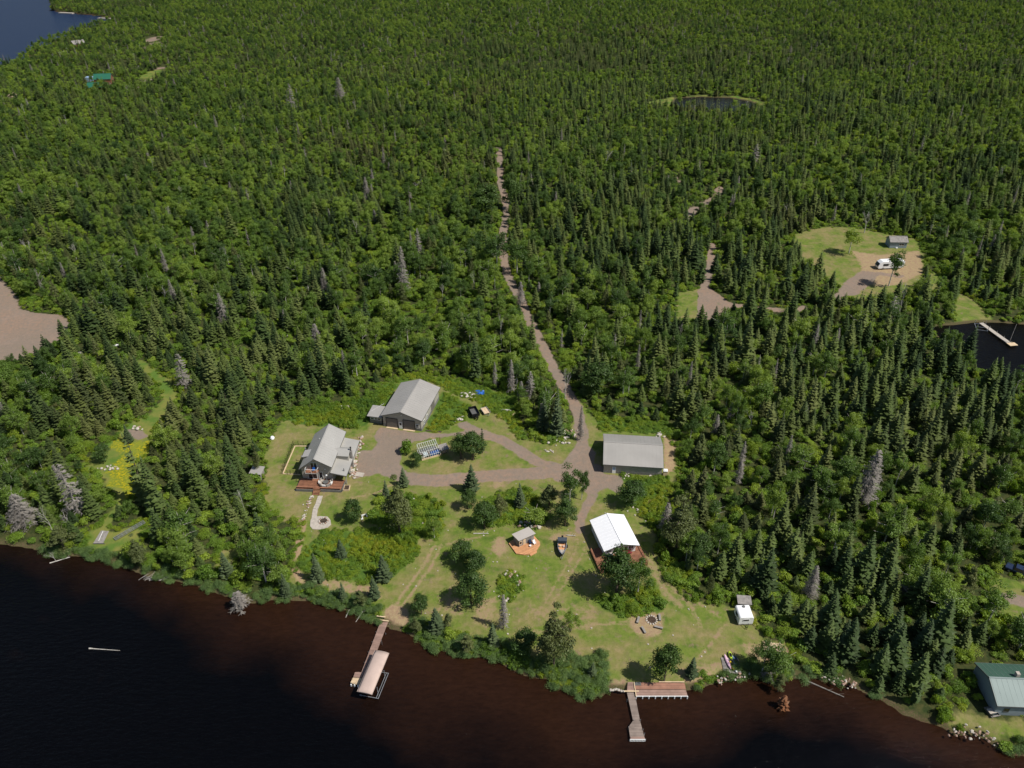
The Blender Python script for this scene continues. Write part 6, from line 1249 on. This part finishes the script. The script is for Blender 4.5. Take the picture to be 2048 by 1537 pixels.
# motorhome in the far clearing
P = G(1757, 540); t = thing('motorhome', 'white motorhome with dark windscreen in the far right clearing', 'motorhome', P, R(6)); prof = [(-.2, .5), (9.4, .5), (9.8, 1.4), (9.8, 3.0), (9.4, 3.3), (1.0, 3.3), (0, 2.6), (-.5, 1.4)]; n = len(prof)
MB().add([(x, 0, z) for x, z in prof]+[(x, 2.6, z) for x, z in prof], [tuple(range(n)), tuple(range(n, 2*n))[::-1]]+[(i, n+i, n+(i+1) % n, (i+1) % n) for i in range(n)]).build('body', M_WPLAS, t, bevel=.06)
MB().slab([(-.53, .15, 1.45), (-.02, .15, 2.65), (-.02, 2.45, 2.65), (-.53, 2.45, 1.45)][::-1], .04).build('windscreen', M_GLASS, t); window(t, 'front', 1.5, 3.4, 1.6, 2.3, 0, 1, M_TRIM); window(t, 'front', 7.6, 8.8, 1.6, 2.3, 0, 1, M_TRIM)
for a in (6.0, 6.9): MB().add([(a, -.02, .7), (a+.35, -.02, .7), (a+1.0, -.02, 2.6), (a+.65, -.02, 2.6), (a, 0, .7), (a+.35, 0, .7), (a+1.0, 0, 2.6), (a+.65, 0, 2.6)], [(0,1,2,3), (4,7,6,5), (0,4,5,1), (1,5,6,2), (2,6,7,3), (3,7,4,0)]).build('stripe', M_LIME if False else M_STONEW, t)
for x in (1.6, 7.2):
    for y in (.1, 2.5): wheel(t, x, y, .45, .3, 'y')
bx('roof_unit', t, M_CONC, 4, 5, .9, 1.7, 3.3, 3.55)
# narrow dock and empty lift at the bay
a, b = G(1962, 646, -.3), G(2018, 686, -.3); t = thing('bay_dock', 'narrow pale dock reaching into the black bay', 'dock', (a.x, a.y, 0)); d = b-a; u = d.normalized(); s_ = Vector((-u.y, u.x, 0))*.75
MB().prism([(p.x, p.y) for p in (-s_, s_, d+s_, d-s_)], -.35, -.2).build('walkway', M_CONC, t); MB().prism([(p.x, p.y) for p in (d-s_*1.2, d+s_*2.4, d+u*1.8+s_*2.4, d+u*1.8-s_*1.2)], -.35, -.204).build('end_platform', M_WOODL, t)
for k in range(5): c = d*(k/4); MB().tube((c.x+s_.x*1.1, c.y+s_.y*1.1, -2), (c.x+s_.x*1.1, c.y+s_.y*1.1, .3), .05).build('pile', M_METAL, t)
MB().tube((d.x, d.y, -.3), (d.x+1.5, d.y+2, 5.5), .07).build('flag_pole', M_DEAD, t)
P = G(1962, 655, -.5); t = thing('empty_boat_lift', 'empty galvanised boat lift frame beside the bay dock', 'boat lift', P, R(-18)); m = MB()
for x in (-1.6, 1.6): m.beam((x, -2.2, .1), (x, 2.2, .1), .12, .12); [m.tube((x, y, -1.5), (x, y, 1.6), .07) for y in (-2.2, 2.2)]
for y in (-2.2, 0, 2.2): m.beam((-1.6, y, .1), (1.6, y, .1), .12, .12)
m.build('frame', M_METAL, t)
# dark pickup at the right edge
P = G(2036, 1146); t = thing('pickup_truck', 'dark navy pickup truck cut off by the right edge', 'truck', P, R(-38))
MB().add([(-2.6, -.95, .45), (2.6, -.95, .45), (2.6, .95, .45), (-2.6, .95, .45), (-2.6, -.95, 1.05), (2.6, -.95, 1.05), (2.6, .95, 1.05), (-2.6, .95, 1.05)], [(3,2,1,0), (4,5,6,7), (0,1,5,4), (1,2,6,5), (2,3,7,6), (3,0,4,7)]).build('body', M_NAVY, t, bevel=.1)
MB().add([(-1.2, -.9, 1.05), (1.0, -.9, 1.05), (1.0, .9, 1.05), (-1.2, .9, 1.05), (-.8, -.75, 1.7), (.6, -.75, 1.7), (.6, .75, 1.7), (-.8, .75, 1.7)], [(4,5,6,7), (0,1,5,4), (1,2,6,5), (2,3,7,6), (3,0,4,7)]).build('cab', M_GLASS, t, bevel=.05); bx('cab_roof', t, M_NAVY, -.78, .58, -.73, .73, 1.70, 1.74); bx('bed', t, M_BLACK, 1.1, 2.5, -.8, .8, 1.052, 1.1)
for x in (-1.7, 1.7):
    for y in (-.9, .9): wheel(t, x, y, .38, .25, 'y')
# stray pieces
for px, py, w_, l, rz_, m_, nm, lab in ((545, 877, 1.1, 1.6, .3, M_WPLAS, 'propane_tank', 'white tank at the forest edge left of the dog run'), (1157, 753, .3, .3, 0, M_WTRIM, 'x', ''), (1012, 822, 3.0, .5, -.1, M_DEADW, 'plank_pile', 'pale planks lying in the weeds right of the trailers'), (1028, 830, 1.2, .4, .7, M_WOODL, 'plank_offcut', 'short tan plank at the edge of the weeds right of the trailers'),
        (160, 708, 2.5, 1.5, .4, M_WOODG, 'overturned_dinghy', 'grey overturned dinghy below the gravel pull-out'), (228, 692, 4.5, .8, .1, M_WPLAS, 'aluminium_canoe', 'pale canoe lying in the brush near the meadow track'), (120, 624, 2.5, .6, .1, M_WPLAS, 'white_pole_stack', 'white poles lying at the edge of the gravel pull-out')):
    if not lab: continue
    P = G(px, py); t = thing(nm, lab, nm.split('_')[-1], P, rz_); MB().prism([(w_/2*math.cos(a), l/2*math.sin(a)) for a in np.linspace(0, 6.283, 11)[:-1]], .05, .35).prism([(w_*.38*math.cos(a), l*.34*math.sin(a)) for a in np.linspace(0, 6.283, 11)[:-1]], .35, .55).build('body', m_, t, bevel=.05)
MBk = thing('wooden_border_wall', 'low dark timber border at the front right of the workshop', 'border', G(850, 862), R(-8))
for k in range(4): bx('timber', MBk, M_BARK, .3+k*1.05, 1.3+k*1.05, -.15, .15, 0, .3)
